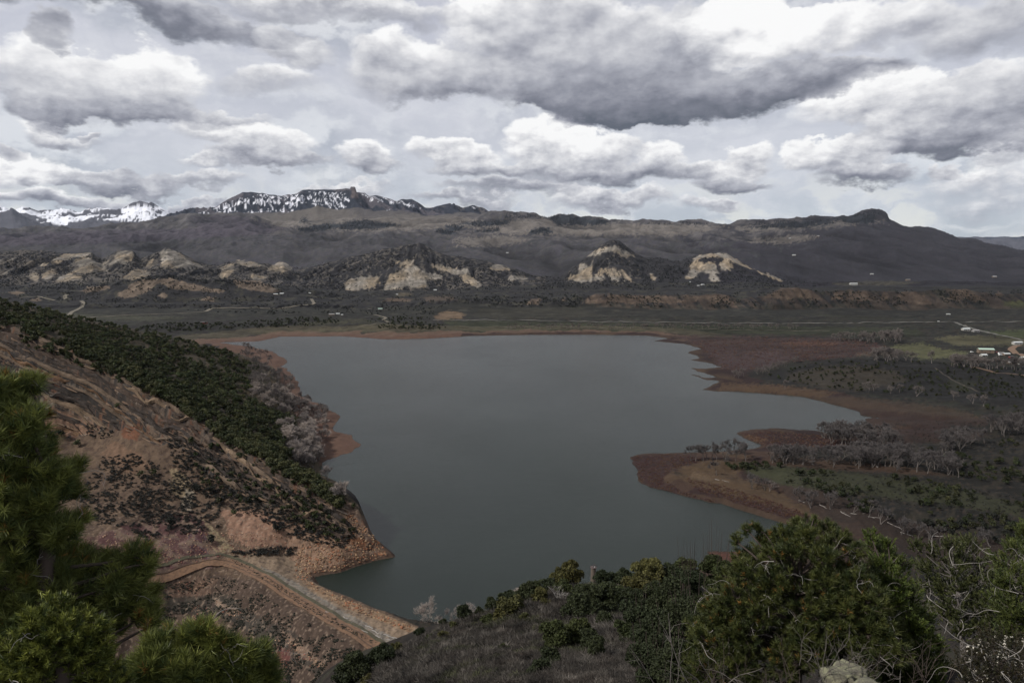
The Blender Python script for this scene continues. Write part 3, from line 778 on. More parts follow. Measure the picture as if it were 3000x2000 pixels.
for p in [[(1708,889),(1725,866),(1750,863),(1767,881),(1780,867),(1800,864),(1860,866),(1950,867),(1982,870),(2002,886),(1960,890),(1900,884),(1850,892),(1800,882),(1760,890)], [(1998,886),(2010,864),(2050,867),(2100,861),(2122,864),(2152,885),(2168,905),(2140,899),(2110,882),(2090,892),(2060,877),(2030,887)],
          [(2228,882),(2250,864),(2290,844),(2330,842),(2372,849),(2412,879),(2370,877),(2330,870),(2320,882),(2290,877),(2260,870)], [(2438,877),(2445,854),(2462,856),(2472,880)], [(2473,877),(2490,854),(2532,852),(2564,880),(2520,882)], [(2573,877),(2590,856),(2602,859),(2602,880)], [(2618,882),(2640,854),(2680,854),(2712,869),(2733,892),(2690,894),(2650,882)], [(2778,877),(2790,849),(2832,847),(2862,865),(2893,882),(2850,884),(2830,872),(2810,882)], [(2915,870),(2925,850),(2940,868)],
          [(1545,892),(1560,876),(1585,873),(1580,892)], [(1640,880),(1655,869),(1655,885)], [(1120,882),(1140,872),(1210,876),(1200,884)]]:
    paint(p, c8(98, 82, 68), .4, .9, far & (YG < 2900), .3)
fill(far & (YG > 1960) & (YG < 2090) & (XG > 230) & (ridged(XG / 28, YG / 400, 3, 62) > .52), c8(84, 70, 60), .55)
# --- near land
fill(isn, c8(48, 45, 44))
near_r = isn & (YG < 215)
rightside = isn & (XG > -60) & (YG > 200)
fill(rightside, c8(44, 43, 40))
fill(rightside & (n1 + .6 * n2 > .1), c8(56, 52, 44))
fill(rightside & (n2 > .5), c8(66, 56, 48))
sage = fbm(XG / 14, YG / 14, 4, 220)
fill(isn & (YG > 600) & (LD > 60) & (sage > .15), c8(52, 54, 44))
# gentle greens and fields by the highway
for p, c_, a in [([(700,968),(1000,962),(1080,945),(1180,950),(1100,975),(800,982)], (74, 72, 50), .7), ([(870,948),(1060,932),(1080,942),(900,956)], (72, 70, 52), .7), ([(1300,938),(1700,945),(2100,952),(2700,962),(2700,985),(1900,975),(1330,975)], (56, 60, 40), .8),
                 ([(1400,905),(1700,900),(1750,925),(1500,935),(1380,925)], (58, 56, 46), .8), ([(2600,1015),(2700,1004),(2760,1024),(2830,1030),(2842,1046),(2700,1052),(2640,1032)], (98, 98, 64), .95), ([(2740,992),(2800,982),(2930,985),(3100,1000),(3100,1014),(2800,1012)], (90, 86, 60), .95),
                 ([(2870,972),(3100,962),(3100,996),(2940,986)], (76, 84, 50), .95), ([(2925,884),(3100,878),(3100,908),(2950,896)], (80, 82, 52), .9), ([(2440,830),(2560,822),(2700,826),(2640,836),(2460,836)], (78, 74, 62), .8), ([(2320,915),(2500,925),(2700,935),(2500,935)], (54, 54, 40), .8),
                 ([(190,915),(330,922),(560,930),(520,938),(230,940)], (72, 72, 56), .7), ([(1270,925),(1310,910),(1360,918),(1360,935),(1280,936)], (120, 98, 74), .9), ([(940,966),(1060,962),(1100,968),(960,972)], (70, 70, 50), .6), ([(1245,868),(1330,868),(1330,880),(1240,882)], (92, 78, 66), .8), ([(1160,858),(1200,857),(1205,866),(1170,868)], (104, 94, 74), .8)]:
    paint(p, c8(*c_), .8, a)
# bare shore left by the falling water: red brown sedge, ochre mud
ring = isn & (LD > 0) & (YG > 300) & (XG > -900)
rn = fbm(XG / 45, YG / 60, 4, 221)
ringw = np.where(YG > 1000, 60 + 26 * rn, 46 + 26 * rn)
shoreR = ring & (LD < ringw) & ~((XG < 0) & (YG < 420))
fill(shoreR, c8(74, 56, 46))
fill(shoreR & (rn > .05), c8(58, 42, 40))
fill(shoreR & (rn < -.38), c8(84, 66, 50))
fill(shoreR & (LD < 4 + 2 * rn), c8(74, 58, 46))
fill(shoreR & (XG < -100), c8(112, 82, 66), .7)
fill(shoreR & (YG > 1180) & (LD > 25), c8(108, 86, 70), .75)
fill(isn & (YG > 1180) & (LD > 60) & (LD < 130), c8(92, 84, 64), .6)
for p, c_, a in [([(1850,1335),(1990,1328),(2080,1345),(1990,1370),(1940,1400),(2000,1440),(2100,1470),(2200,1498),(2120,1476),(1980,1448),(1895,1425),(1868,1400)], (60, 44, 44), .9), ([(1980,1370),(2080,1345),(2190,1350),(2160,1390),(2240,1420),(2330,1470),(2420,1520),(2300,1490),(2100,1440),(2000,1410)], (88, 70, 50), .9),
                 ([(2030,1380),(2090,1390),(2080,1410),(2010,1400)], (108, 88, 66), .7), ([(2100,1395),(2250,1410),(2350,1480),(2480,1560),(2700,1640),(3050,1700),(3050,1600),(2800,1560),(2560,1500),(2420,1430),(2300,1400)], (62, 50, 44), .85),
                 ([(2190,1360),(2400,1375),(2640,1400),(2850,1440),(3000,1480),(3000,1510),(2700,1470),(2450,1440),(2300,1420),(2180,1385)], (62, 64, 44), .95), ([(2170,1270),(2240,1262),(2420,1275),(2500,1300),(2340,1320),(2240,1305),(2180,1285)], (60, 42, 40), .9), ([(2170,1272),(2220,1280),(2250,1300),(2190,1285)], (98, 72, 50), .9),
                 ([(2500,1270),(2700,1250),(2900,1270),(2850,1290),(2600,1300)], (64, 48, 43), .8), ([(2450,1200),(2560,1190),(2700,1215),(2900,1220),(2890,1245),(2700,1250),(2560,1250)], (66, 50, 44), .8), ([(2330,1160),(2480,1160),(2620,1175),(2800,1195),(2900,1230),(2700,1215),(2500,1195)], (82, 66, 52), .7),
                 ([(2110,1120),(2300,1130),(2450,1150),(2400,1165),(2250,1150),(2120,1143)], (98, 76, 54), .8), ([(1980,985),(2200,984),(2450,990),(2600,1012),(2560,1040),(2420,1052),(2250,1062),(2180,1085),(2110,1080),(2080,1050),(2050,1015)], (74, 56, 54), .9), ([(2090,1030),(2250,1024),(2350,1040),(2250,1075),(2170,1085),(2100,1060)], (82, 66, 66), .8), ([(2300,1000),(2450,1003),(2450,1012),(2300,1012)], (104, 72, 56), .8),
                 ([(2500,1034),(2620,1028),(2600,1040),(2520,1042)], (92, 82, 70), .8), ([(2450,1256),(2600,1262),(2480,1268)], (62, 48, 42), .8), ([(2240,1338),(2440,1345),(2600,1362),(2820,1395),(2700,1390),(2400,1372),(2240,1358)], (84, 64, 50), .85), ([(2078,1618),(2158,1612),(2155,1640),(2085,1640)], (88, 56, 46), 1)]:
    paint(p, c8(*c_), 1.0, a, isn & (LD > 0) & (YG > 260))
hillock = isn & inpoly(U + wU, V + wV, [(2240,1100),(2300,1080),(2420,1056),(2560,1048),(2760,1062),(3050,1085),(3050,1200),(2900,1185),(2700,1165),(2480,1150),(2330,1125),(2240,1112)])
fill(hillock, c8(42, 41, 40))
paint([(2300,1098),(2400,1075),(2520,1072),(2640,1090),(2650,1120),(2520,1145),(2420,1140),(2330,1120)], c8(74, 66, 54), 1.6, .75, isn)
paint([(2780,1110),(2860,1118),(2850,1150),(2770,1140)], c8(54, 56, 42), 1, .8, isn)
# --- left hill
lh = isn & (XG < 20) & (YG > 222) & (YG < 1350) & (LD > 0)
hillreg = lh & inpoly(U, V, [(-900,820),(0,870),(700,1035),(800,1075),(860,1200),(900,1320),(1060,1490),(1160,1640),(1050,1668),(925,1698),(1225,1834),(1228,1850),(1150,1925),(1100,2100),(-900,2100)])
fill(hillreg, c8(104, 84, 66))
fill(hillreg & (n2 > .15), c8(86, 68, 55))
fill(hillreg & (n1 < -.3), c8(114, 92, 72))
dip = hillreg & (V < np.interp(U, [-900,0,250,500,640,900,1040,1150], [830,952,1055,1175,1275,1395,1480,1625]))
fill(dip, c8(88, 76, 58)); fill(dip & (n2 > .0), c8(60, 56, 42))
# bedding colours of the scarp; darkest bands and streaks paint in ledge shadow
clf = np.zeros(shp, bool); clf[:NRn] = cm > .35
BD = np.zeros(shp); BD[:NRn] = Bd
lay = np.floor(BD / 1.5 + .2 * n2)
hsh = (np.sin(lay * 12.9898) * 43758.5453) % 1.0
pal = np.array([c8(92, 78, 67), c8(56, 49, 45), c8(128, 112, 96), c8(78, 65, 56), c8(60, 56, 53), c8(108, 90, 74)])
ci = np.clip((hsh * 6).astype(int), 0, 5)
COL[clf] = pal[ci[clf]] * (1 + .25 * n2[clf])[:, None]
st = fbm(XG / 4, YG / 25, 4, 230)
fill(clf & (st > .35) & (n1 > .0), c8(112, 74, 52), .7)
fill(clf & (st < -.30), c8(58, 54, 52), .8)
for p, c_, a, rg in [([(110,1180),(200,1210),(280,1240),(270,1270),(180,1280),(110,1270)], (150, 112, 86), .8, .6), ([(330,1290),(420,1330),(440,1370),(380,1390),(300,1330)], (120, 92, 70), .8, .8), ([(370,1240),(420,1250),(400,1290),(350,1280)], (122, 76, 50), .8, .5), ([(500,1370),(560,1400),(560,1470),(500,1440)], (150, 130, 96), .7, .8),
                 ([(540,1430),(572,1440),(560,1500),(535,1490)], (178, 162, 138), .8, .8), ([(290,1560),(420,1530),(560,1520),(640,1600),(640,1660),(430,1700),(300,1650)], (118, 90, 82), .9, 1), ([(180,1580),(300,1570),(400,1600),(430,1680),(250,1700)], (104, 70, 66), .8, 1),
                 ([(545,1530),(600,1560),(620,1640),(560,1620)], (90, 66, 74), .8, .6), ([(590,1520),(640,1560),(690,1610),(640,1625),(600,1570)], (150, 132, 96), .8, .5), ([(650,1490),(780,1500),(860,1560),(840,1600),(720,1600),(660,1560)], (150, 112, 88), .85, 1), ([(820,1520),(960,1560),(1060,1590),(1100,1640),(1000,1670),(900,1690),(860,1640),(840,1590)], (150, 116, 90), .85, 1),
                 ([(640,1620),(850,1630),(900,1690),(1000,1755),(1220,1840),(1190,1880),(1120,1885),(900,1770),(760,1680),(660,1640)], (142, 120, 96), .9, .7), ([(900,1700),(1000,1750),(1130,1800),(1215,1838),(1200,1852),(1000,1775),(900,1720)], (152, 122, 90), .9, .4), ([(760,1655),(860,1700),(1010,1790),(1180,1880),(1130,1885),(960,1805),(800,1710)], (128, 122, 112), .8, .5),
                 ([(1000,1480),(1040,1500),(1110,1600),(1150,1628),(1110,1640),(1030,1600)], (112, 88, 72), .8, .6), ([(430,1700),(620,1680),(750,1700),(1000,1860),(1080,1920),(1060,2050),(300,2050),(380,1800)], (84, 68, 57), .95, .8), ([(440,1720),(560,1690),(640,1690),(600,1760),(470,1750)], (116, 90, 72), .8, 1),
                 ([(480,1750),(660,1740),(780,1830),(760,1870),(640,1800),(480,1790)], (66, 62, 54), .8, 1), ([(620,1740),(700,1780),(860,1850),(960,1960),(1000,2020),(960,2020),(840,1900),(700,1830)], (72, 66, 58), .8, 1), ([(620,1745),(700,1790),(720,1800),(640,1775)], (140, 118, 98), .8, .5), ([(560,1800),(640,1820),(650,1850),(580,1830)], (136, 98, 84), .8, .6), ([(820,1840),(880,1880),(960,1950),(930,1950),(850,1890)], (146, 118, 96), .7, .6),
                 ([(780,1880),(850,1910),(840,1960),(800,1930)], (112, 62, 56), .7, .7), ([(520,1850),(560,1860),(530,1900),(500,1890)], (110, 86, 76), .8, .6), ([(1020,1560),(1080,1590),(1070,1610),(1020,1590)], (128, 82, 50), .8, .5)]:
    paint(p, c8(*c_), rg * .7, a, hillreg, .2)
fill(hillreg & (V > 1470) & (fbm(XG / 1.6, YG / 1.6, 3, 240) > .45), c8(156, 132, 110), .6)
fill(hillreg & (V > 1470) & (fbm(XG / 2.2, YG / 2.2, 3, 241) < -.45), c8(82, 66, 58), .6)
strata = hillreg & inpoly(U + wU * .6, V + wV, [(250,1590),(360,1540),(480,1520),(560,1490),(640,1590),(650,1640),(600,1660),(430,1695),(300,1680)])
sb_ = np.sin(BD * 2.6 + 1.5 * n1) + .5 * np.sin(BD * 6.1 + 2)
fill(strata & (sb_ > .45), c8(92, 58, 58), .75); fill(strata & (sb_ < -.7), c8(132, 110, 88), .7)
shoreband = lh & (LD < 3.0) & (V > 1480)
fill(shoreband, c8(86, 66, 54), .8)
# foreground spur: grey brown litter under the oak brush
spur = isn & (YG < 225) & ~hillreg
fill(spur, c8(46, 42, 38)); fill(spur & (fbm(XG / 3, YG / 3, 4, 250) > .1), c8(58, 51, 45)); fill(spur & (fbm(XG / 7, YG / 7, 3, 251) > .35), c8(56, 54, 44))
fill(isn & (LD < 0), c8(50, 48, 42))
COL *= (1 + .12 * n2 + .10 * n1)[..., None]
grey = COL.mean(-1, keepdims=True); COL = grey + (COL - grey) * .80
vf = (YG > 900) & (YG < 3400) & (LD > 60)
COL[vf] *= np.clip(1 + .35 * fbm(XG[vf] / 120, YG[vf] / 45, 4, 260) + .25 * fbm(XG[vf] / 30, YG[vf] / 18, 3, 261), .5, 1.6)[:, None]
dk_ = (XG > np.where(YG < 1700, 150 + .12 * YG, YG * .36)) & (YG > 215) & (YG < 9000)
COL[dk_ & (COL.mean(-1) < .12)] *= .80  # right side under cloud shadow, painted by darkening the ground colour
COL = np.clip(COL, .004, .85)

P3 = np.stack([XG, YG, Zall], 2)
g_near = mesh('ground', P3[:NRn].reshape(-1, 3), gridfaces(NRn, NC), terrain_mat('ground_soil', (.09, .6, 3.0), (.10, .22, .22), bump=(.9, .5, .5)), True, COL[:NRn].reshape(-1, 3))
tag(g_near, kind='structure')
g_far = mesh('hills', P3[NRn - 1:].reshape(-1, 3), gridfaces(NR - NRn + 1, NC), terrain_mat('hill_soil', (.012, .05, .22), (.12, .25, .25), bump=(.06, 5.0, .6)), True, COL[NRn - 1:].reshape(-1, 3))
tag(g_far, kind='structure')

# ------------------------------------------------------------------ lake
m = bpy.data.materials.new('lake_water'); m.use_nodes = True
t = NT(m.node_tree); b = m.node_tree.nodes['Principled BSDF']
geo = t.new('ShaderNodeNewGeometry'); pos = geo.outputs['Position']
big = t.noise(t.vm('MULTIPLY', pos, (1, .45, 1)), .006, 4, .55)
t.l.new(t.mix(t.step(big, .35, .65), (.0075, .0125, .0095), (.010, .016, .012)), b.inputs['Base Color'])
b.inputs['IOR'].default_value = 1.333
b.inputs['Roughness'].default_value = .12
gust = t.step(t.noise(t.vm('MULTIPLY', pos, (1, .8, 1)), .004, 6, .6), .35, .7, .75, 1.05)
wv1 = t.noise(t.vm('MULTIPLY', pos, (1, .8, 1)), .8, 6, .72)
wv2 = t.noise(pos, .10, 3, .55)
hgt = t.m('ADD', t.m('MULTIPLY', wv1, gust), t.m('MULTIPLY', wv2, .9))
bp = t.new('ShaderNodeBump'); bp.inputs['Strength'].default_value = 1.0; bp.inputs['Distance'].default_value = .55
t.l.new(hgt, bp.inputs['Height']); t.l.new(bp.outputs[0], b.inputs['Normal'])
x0, x1, y0, y1 = lk[:, 0].min() - 30, lk[:, 0].max() + 30, lk[:, 1].min() - 6, lk[:, 1].max() + 20
xs = np.linspace(x0, x1, 200); ys = np.concatenate([np.linspace(y0, 420, 45)[:-1], np.linspace(420, y1, 86)])
gx, gy = np.meshgrid(xs, ys)
gf = gridfaces(len(ys), len(xs)); gv = np.stack([gx, gy, gx * 0], 2).reshape(-1, 3)
keep = lake_dist(gx.ravel(), gy.ravel()) < 5
gf = gf[keep[gf].any(1)]
lake = mesh('lake_water', gv, gf, m, True)
tag(lake, kind='structure')

# ------------------------------------------------------------------ roads (sheets draped just above the ground)
def smooth_line(p, n):
    p = np.asarray(p, float); d = np.concatenate([[0], np.cumsum(np.linalg.norm(np.diff(p, axis=0), axis=1))])
    s_ = np.linspace(0, d[-1], n)
    q = np.stack([np.interp(s_, d, p[:, k]) for k in range(p.shape[1])], 1)
    for _ in range(2):
        q[1:-1] = (q[:-2] + 2 * q[1:-1] + q[2:]) / 4
    return q
def road(name, px, width, mat, lift, n=120, worldpts=None, across=4, col=None):
    p = cast([a for a, _ in px], [b_ for _, b_ in px])[:, :2] if worldpts is None else np.array(worldpts)
    q = smooth_line(p, n)
    tg = np.gradient(q, axis=0); tg /= np.linalg.norm(tg, axis=1)[:, None]
    nr_ = np.stack([-tg[:, 1], tg[:, 0]], 1)
    o_ = np.linspace(-.5, .5, across + 1) * width
    X = q[:, None, 0] + nr_[:, None, 0] * o_; Y = q[:, None, 1] + nr_[:, None, 1] * o_
    zz = zat(X.ravel(), Y.ravel()).reshape(X.shape)
    zz = zz.mean(1, keepdims=True) * .3 + zz * .7 + lift
    o = mesh(name, np.stack([X, Y, zz], 2).reshape(-1, 3), gridfaces(n, across + 1), mat, True)
    return tag(o, kind='structure')
dirt = bpy.data.materials.new('packed_dirt'); dirt.use_nodes = True
t = NT(dirt.node_tree); b = dirt.node_tree.nodes['Principled BSDF']
geo = t.new('ShaderNodeNewGeometry')
n = t.noise(geo.outputs['Position'], .8, 6, .7)
t.l.new(t.mix(t.step(n, .35, .65), lin(106, 80, 60, K), lin(136, 104, 78, K)), b.inputs['Base Color']); b.inputs['Roughness'].default_value = .95
rut = plain_mat('wheel_rut', lin(92, 70, 54, K), .95, .5, .3)
verge = plain_mat('verge_grass', lin(78, 74, 54, K), .95, .7, .4)
pave = plain_mat('road_surface', lin(104, 101, 94, K), .9, .02, .1)
gravel = plain_mat('pale_gravel', lin(116, 108, 92, K), .95, .02, .15)
EXT = [(A + (A - B) / dl * 14)]
darc = [at_z(430, 1700, 9), at_z(520, 1672, 9), at_z(600, 1655, 8.4), at_z(660, 1648, 8), tuple(A + dd_ * 4)] + [tuple(A + dd_ * dl * k) for k in (.2, .4, .6, .8, .95, 1.05)]
darc = [(float(p[0]), float(p[1])) for p in darc]
darc = [(float(at_z(300, 1738, 10)[0]), float(at_z(300, 1738, 10)[1]))] + darc
road('dirt_road', None, 5.6, dirt, .22, 200, darc)
dq = smooth_line(darc, 200); tg = np.gradient(dq, axis=0); tg /= np.linalg.norm(tg, axis=1)[:, None]; dn = np.stack([-tg[:, 1], tg[:, 0]], 1)
for off in (-1.0, 1.0):
    road('wheel_track', None, .55, rut, .26, 200, dq + dn * off, 1)
road('grass_verge', None, 1.6, verge, .20, 200, dq + dn * 3.9, 2)
road('highway', [(1268,938),(1400,937),(1500,939),(1700,943),(1900,945),(2150,947),(2400,947),(2620,945),(2800,944),(3060,942)], 9, pave, .8, 200)
road('side_road', [(2800,945),(2840,960),(2880,972),(2940,984),(3040,1003)], 8, pave, .7, 60)
road('farm_track', [(70,872),(110,868),(160,880)][::-1], 8, gravel, .8, 20)
road('gravel_road', [(196,862),(190,870),(192,876),(200,878)], 12, gravel, 1.0, 24)
road('gravel_road', [(237,882),(245,886),(242,896),(225,908),(210,915),(203,922),(212,929),(240,930),(300,928),(380,924),(480,920),(600,914),(618,902),(780,905),(840,903),(862,898),(905,894),(922,890),(915,880),(912,876)], 10, gravel, 1.0, 200)
road('gravel_road', [(1095,922),(1110,925),(1131,931),(1122,937),(1130,941),(1150,942)], 7, gravel, .6, 30)
road('shore_track', [(1020,960),(1060,955),(1110,948),(1150,946)], 4, gravel, .5, 30)
road('shore_track', [(1345,957),(1500,957),(1700,960),(1900,963),(2100,965),(2430,970)], 3.5, gravel, .7, 90)
road('farm_drive', [(2985,1012),(2965,1020),(2962,1026),(2975,1036),(3020,1052)], 10, plain_mat('tan_dirt', lin(124, 98, 76, K), .95, .05, .15), .8, 40)
road('farm_drive', [(2850,1076),(2890,1085),(2950,1094),(3040,1108)], 5, plain_mat('brown_dirt', lin(104, 82, 64, K), .95, .05, .15), .5, 40)
road('footpath', [(2740,1078),(2770,1100),(2850,1140),(2900,1150)], 2, plain_mat('worn_soil', lin(70, 62, 50, K), .95, .05, .15), .3, 40)

# ------------------------------------------------------------------ vegetation
def leafcloud(n, lobes, size, flat=.75, seed=None, under=.35):
    """small leaf faces spread through a set of ellipsoid lobes (cx, cy, cz, r)"""
    L_ = np.array(lobes, float)
    w = L_[:, 3] ** 2; idx = rng.choice(len(L_), n, p=w / w.sum())
    dr = unit(n); dr[:, 2] = np.where(dr[:, 2] < -under, -dr[:, 2], dr[:, 2])
    rad = L_[idx, 3] * rng.uniform(.45, 1.08, n) ** .6
    c = L_[idx, :3] + dr * rad[:, None] * [1, 1, flat]
    a = unit(n); b_ = np.cross(a, unit(n)); b_ /= np.linalg.norm(b_, axis=1)[:, None] + 1e-9
    s_ = size * rng.uniform(.6, 1.4, n)[:, None]
    V_ = np.stack([c + a * s_, c - a * s_ * .6 + b_ * s_ * .8, c - a * s_ * .5 - b_ * s_ * .8], 1).reshape(-1, 3)
    return V_, np.arange(3 * n).reshape(-1, 3)

def juniper_proto(n, size, wide=.5, tall=1.0):
    lob = [(rng.normal(0, wide * .3), rng.normal(0, wide * .3), rng.uniform(.25, .75) * tall, rng.uniform(.2, .34)) for _ in range(7)]
    return leafcloud(n, lob, size)

M_jun = leaf_mat('juniper_foliage', lin(48, 56, 32, 1.0), .5, hue2=lin(88, 88, 56, 1.0))
M_jun_far = leaf_mat('juniper_far', lin(40, 43, 36, .9), .4, hue2=lin(46, 48, 40, .9))
M_sage = leaf_mat('sagebrush_leaf', lin(50, 50, 50, .9), .4, hue2=lin(62, 60, 54, .9))
M_bark = plain_mat('grey_bark', lin(92, 86, 82, .8), .9, 8, .4)
M_bark_dark = plain_mat('dark_bark', lin(62, 52, 46, .8), .95, 8, .4)
M_twig = leaf_mat('bare_twig', lin(104, 98, 96, .8), .35, transl=0, hue2=lin(86, 82, 82, .8))
M_pale = leaf_mat('pale_twig', lin(172, 160, 150, .95), .35, transl=0, hue2=lin(140, 132, 128, .95))
M_brush = leaf_mat('oak_brush_twig', lin(92, 84, 82, .8), .5, attr=True, transl=0)
M_red = leaf_mat('red_willow', lin(92, 64, 62, .8), .4, attr=True, transl=0)
M_con = leaf_mat('conifer', lin(40, 46, 46, .8), .3, transl=0)

M_limb0 = plain_mat('pale_bark', lin(150, 144, 136, .8), .85, 12, .3)
jun_protos = []
for k in range(5):
    V_, F_ = juniper_proto(300, .085)
    mb = MB(); mb.tube([(0, 0, -.15), (.02, 0, .2), (0, .03, .5)], [.05, .04, .02], 4)
    tv, tf, _ = mb.get()
    jun_protos.append((V_, F_, tv, tf))
jun_me = [mesh('juniper_crown', p[0], p[1], M_jun, link=False) for p in jun_protos]
jun_dk = [mesh('juniper_crown', p[0], p[1], M_jun_far, link=False) for p in jun_protos]
jun_tr = [mesh('juniper_trunk', p[2], p[3], M_bark_dark, link=False) for p in jun_protos]
sage_protos = []
for k in range(4):
    lob = [(rng.normal(0, .25), rng.normal(0, .25), rng.uniform(.15, .35), rng.uniform(.2, .3)) for _ in range(5)]
    sage_protos.append(leafcloud(90, lob, .10, .8))
sage_me = [mesh('sagebrush', p[0], p[1], M_sage, link=False) for p in sage_protos]

def pts_in(polys, n, warp=0):
    """n picture points spread evenly over some outlines"""
    out = []
    ar = []
    for p in polys:
        p = np.array(p, float); x, y = p[:, 0], p[:, 1]
        ar.append(abs((x * np.roll(y, -1) - y * np.roll(x, -1)).sum()) / 2)
    ar = np.array(ar) / sum(ar)
    for p, a in zip(polys, ar):
        p = np.array(p, float); k = int(round(n * a)); got = 0
        while got < k:
            u = rng.uniform(p[:, 0].min(), p[:, 0].max(), k * 3); v = rng.uniform(p[:, 1].min(), p[:, 1].max(), k * 3)
            i = inpoly(u, v, p); q = np.stack([u[i], v[i]], 1)[:k - got]; got += len(q); out.append(q)
    return np.concatenate(out)

def ground_pts(polys, n, ymin=20, land=True, y0=0, y1=1e9, noise=None):
    q = pts_in(polys, n)
    g = cast(q[:, 0], q[:, 1], ymin)
    ok = ~np.isnan(g[:, 1]) & (g[:, 1] > y0) & (g[:, 1] < y1)
    if land: ok &= ((g[:, 1] > 1650) | (lake_dist(g[:, 0], np.nan_to_num(g[:, 1], nan=1.0)) > 1.0))
    if noise: ok &= noise(g[:, 0], g[:, 1])
    return g[ok]

# --- juniper woodland: the 300 that show largest are trees of their own
JDIP = [(-150,850),(0,872),(200,928),(400,966),(560,1006),(700,1040),(760,1076),(745,1110),(725,1170),(800,1205),(880,1235),(835,1290),(830,1360),(930,1400),(1000,1465),(1000,1500),(900,1430),(760,1345),(640,1285),(500,1185),(250,1050),(0,950),(-150,925)]
g1 = ground_pts([JDIP, JDIP[12:24] + [(900,1340)]], 4800, 225, y0=300, y1=1400, noise=lambda x, y: fbm(x / 30, y / 45, 3, 300) > -.30 - .3 * (rng.random(len(x)) < .4))
g2 = ground_pts([[(560,1330),(760,1400),(900,1450),(1050,1560),(980,1600),(860,1540),(760,1500),(600,1440)], [(600,1290),(700,1310),(900,1400),(1040,1490),(1000,1500),(760,1380),(600,1310)]], 190, 225, y0=300, y1=420)
g3 = cast([(180),(223),(410),(450),(573),(645),(615),(685),(345),(620),(500),(560),(700),(730),(905),(960),(850),(810)], [1280,1310,1400,1390,1440,1475,1445,1510,1200,1590,1540,1300,1345,1470,1450,1510,1500,1560], 225)
right_polys = [[(2270,1415),(2450,1405),(2640,1400),(2860,1440),(3050,1490),(3050,1640),(2850,1580),(2650,1540),(2420,1470)], [(2720,1320),(2900,1350),(3050,1350),(3050,1480),(2850,1430),(2700,1370)], [(2880,1190),(3050,1200),(3050,1240),(2900,1215)], [(2930,1290),(3050,1300),(3050,1350),(2920,1330)]]
g4 = ground_pts(right_polys, 560, 225, y0=240, y1=1500, noise=lambda x, y: fbm(x / 30, y / 30, 3, 301) > -.05)
g5 = ground_pts([[(2130,1365),(2230,1360),(2300,1372),(2220,1380),(2140,1378)], [(2330,1385),(2480,1395),(2330,1395)]], 40, 225, y0=240, y1=900)
g6 = ground_pts([[(2250,1100),(2420,1058),(2700,1060),(3000,1085),(3000,1170),(2700,1160),(2480,1148),(2300,1118)]], 360, 225, y0=500, y1=1300)
g7 = ground_pts([[(1095,962),(1130,948),(1180,940),(1240,946),(1300,955),(1310,968),(1230,966),(1120,968)], [(480,950),(700,945),(900,930),(1000,935),(1000,950),(860,960),(650,965),(480,975),(380,965)], [(1040,945),(1120,935),(1190,928),(1290,935),(1200,940)]], 520, 225, y0=1000, y1=2300)
jobs = []
for g, h0, h1, grp, lab in [(g1, 2.2, 6.0, 'junipers covering the slope above the bare shore trees', 'dark green juniper on the wooded slope left of the lake'),
                            (g2, 2.0, 3.6, 'junipers scattered over the rocky scarp', 'small dark juniper among the rocks of the left scarp'),
                            (g3, 3.6, 5.4, 'single junipers on the bare left scarp', 'lone rounded dark juniper on the bare rocky left hillside'),
                            (g4, 2.2, 4.8, 'dark junipers on the right shore flats', 'dark juniper bush on the flats right of the lake'),
                            (g5, 3.0, 5.0, 'junipers at the edge of the bare trees on the right', 'small juniper at the foot of the bare trees on the right peninsula'),
                            (g6, 2.4, 4.4, 'low junipers dotting the round hillock', 'low juniper dotting the round hillock right of the lake'),
                            (g7, 3.5, 6.0, 'junipers behind the far shore', 'juniper on the low rise behind the far shore')]:
    for p in g: jobs.append((p, rng.uniform(h0, h1), grp, lab))
size_px = np.array([h / p[1] for p, h, _, _ in jobs])
order = np.argsort(-size_px)
rest = []
for rank, i in enumerate(order):
    p, h, grp, lab = jobs[i]
    if rank < 300:
        k = int(rng.integers(0, 5)); rz = rng.uniform(0, 6.28)
        o = empty('juniper_tree', (p[0], p[1], p[2] - .05), rz); o.scale = (h * rng.uniform(.85, 1.15), h * rng.uniform(.85, 1.15), h * rng.uniform(.85, 1.1))
        tag(o, lab, 'juniper', grp)
        obj('crown', (jun_me if p[0] < 0 and p[1] < 1000 and 'slope' in lab else jun_dk)[k], o); obj('trunk', jun_tr[k], o)
    else: rest.append((p[0], p[1], p[2] - .05, h))
rest = np.array(rest)
lowj = []
for k in range(4):
    V_, F_ = juniper_proto(90, .15); lowj.append((V_, F_, np.ones((len(V_), 3)) * np.array(lin(52, 58, 36, 1.0)) * rng.uniform(.8, 1.25)))
tint = rng.uniform(.7, 1.7, (len(rest), 1)) * np.where((rest[:, 0] > -60) | (rest[:, 1] > 1000), .62, 1.0)[:, None] * np.array([1, 1, 1]) * np.stack([rng.uniform(.9, 1.2, len(rest)), np.ones(len(rest)), rng.uniform(.8, 1.0, len(rest))], 1)
M_jstuff = leaf_mat('woodland_foliage', (0, 0, 0), .35, attr=True)
V_, F_, C_ = scatter(lowj, rest[:, :3], rest[:, 3], rng.uniform(0, 6.28, len(rest)), tint=tint)
tag(mesh('juniper_woodland', V_, F_, M_jstuff, col=C_), kind='stuff')

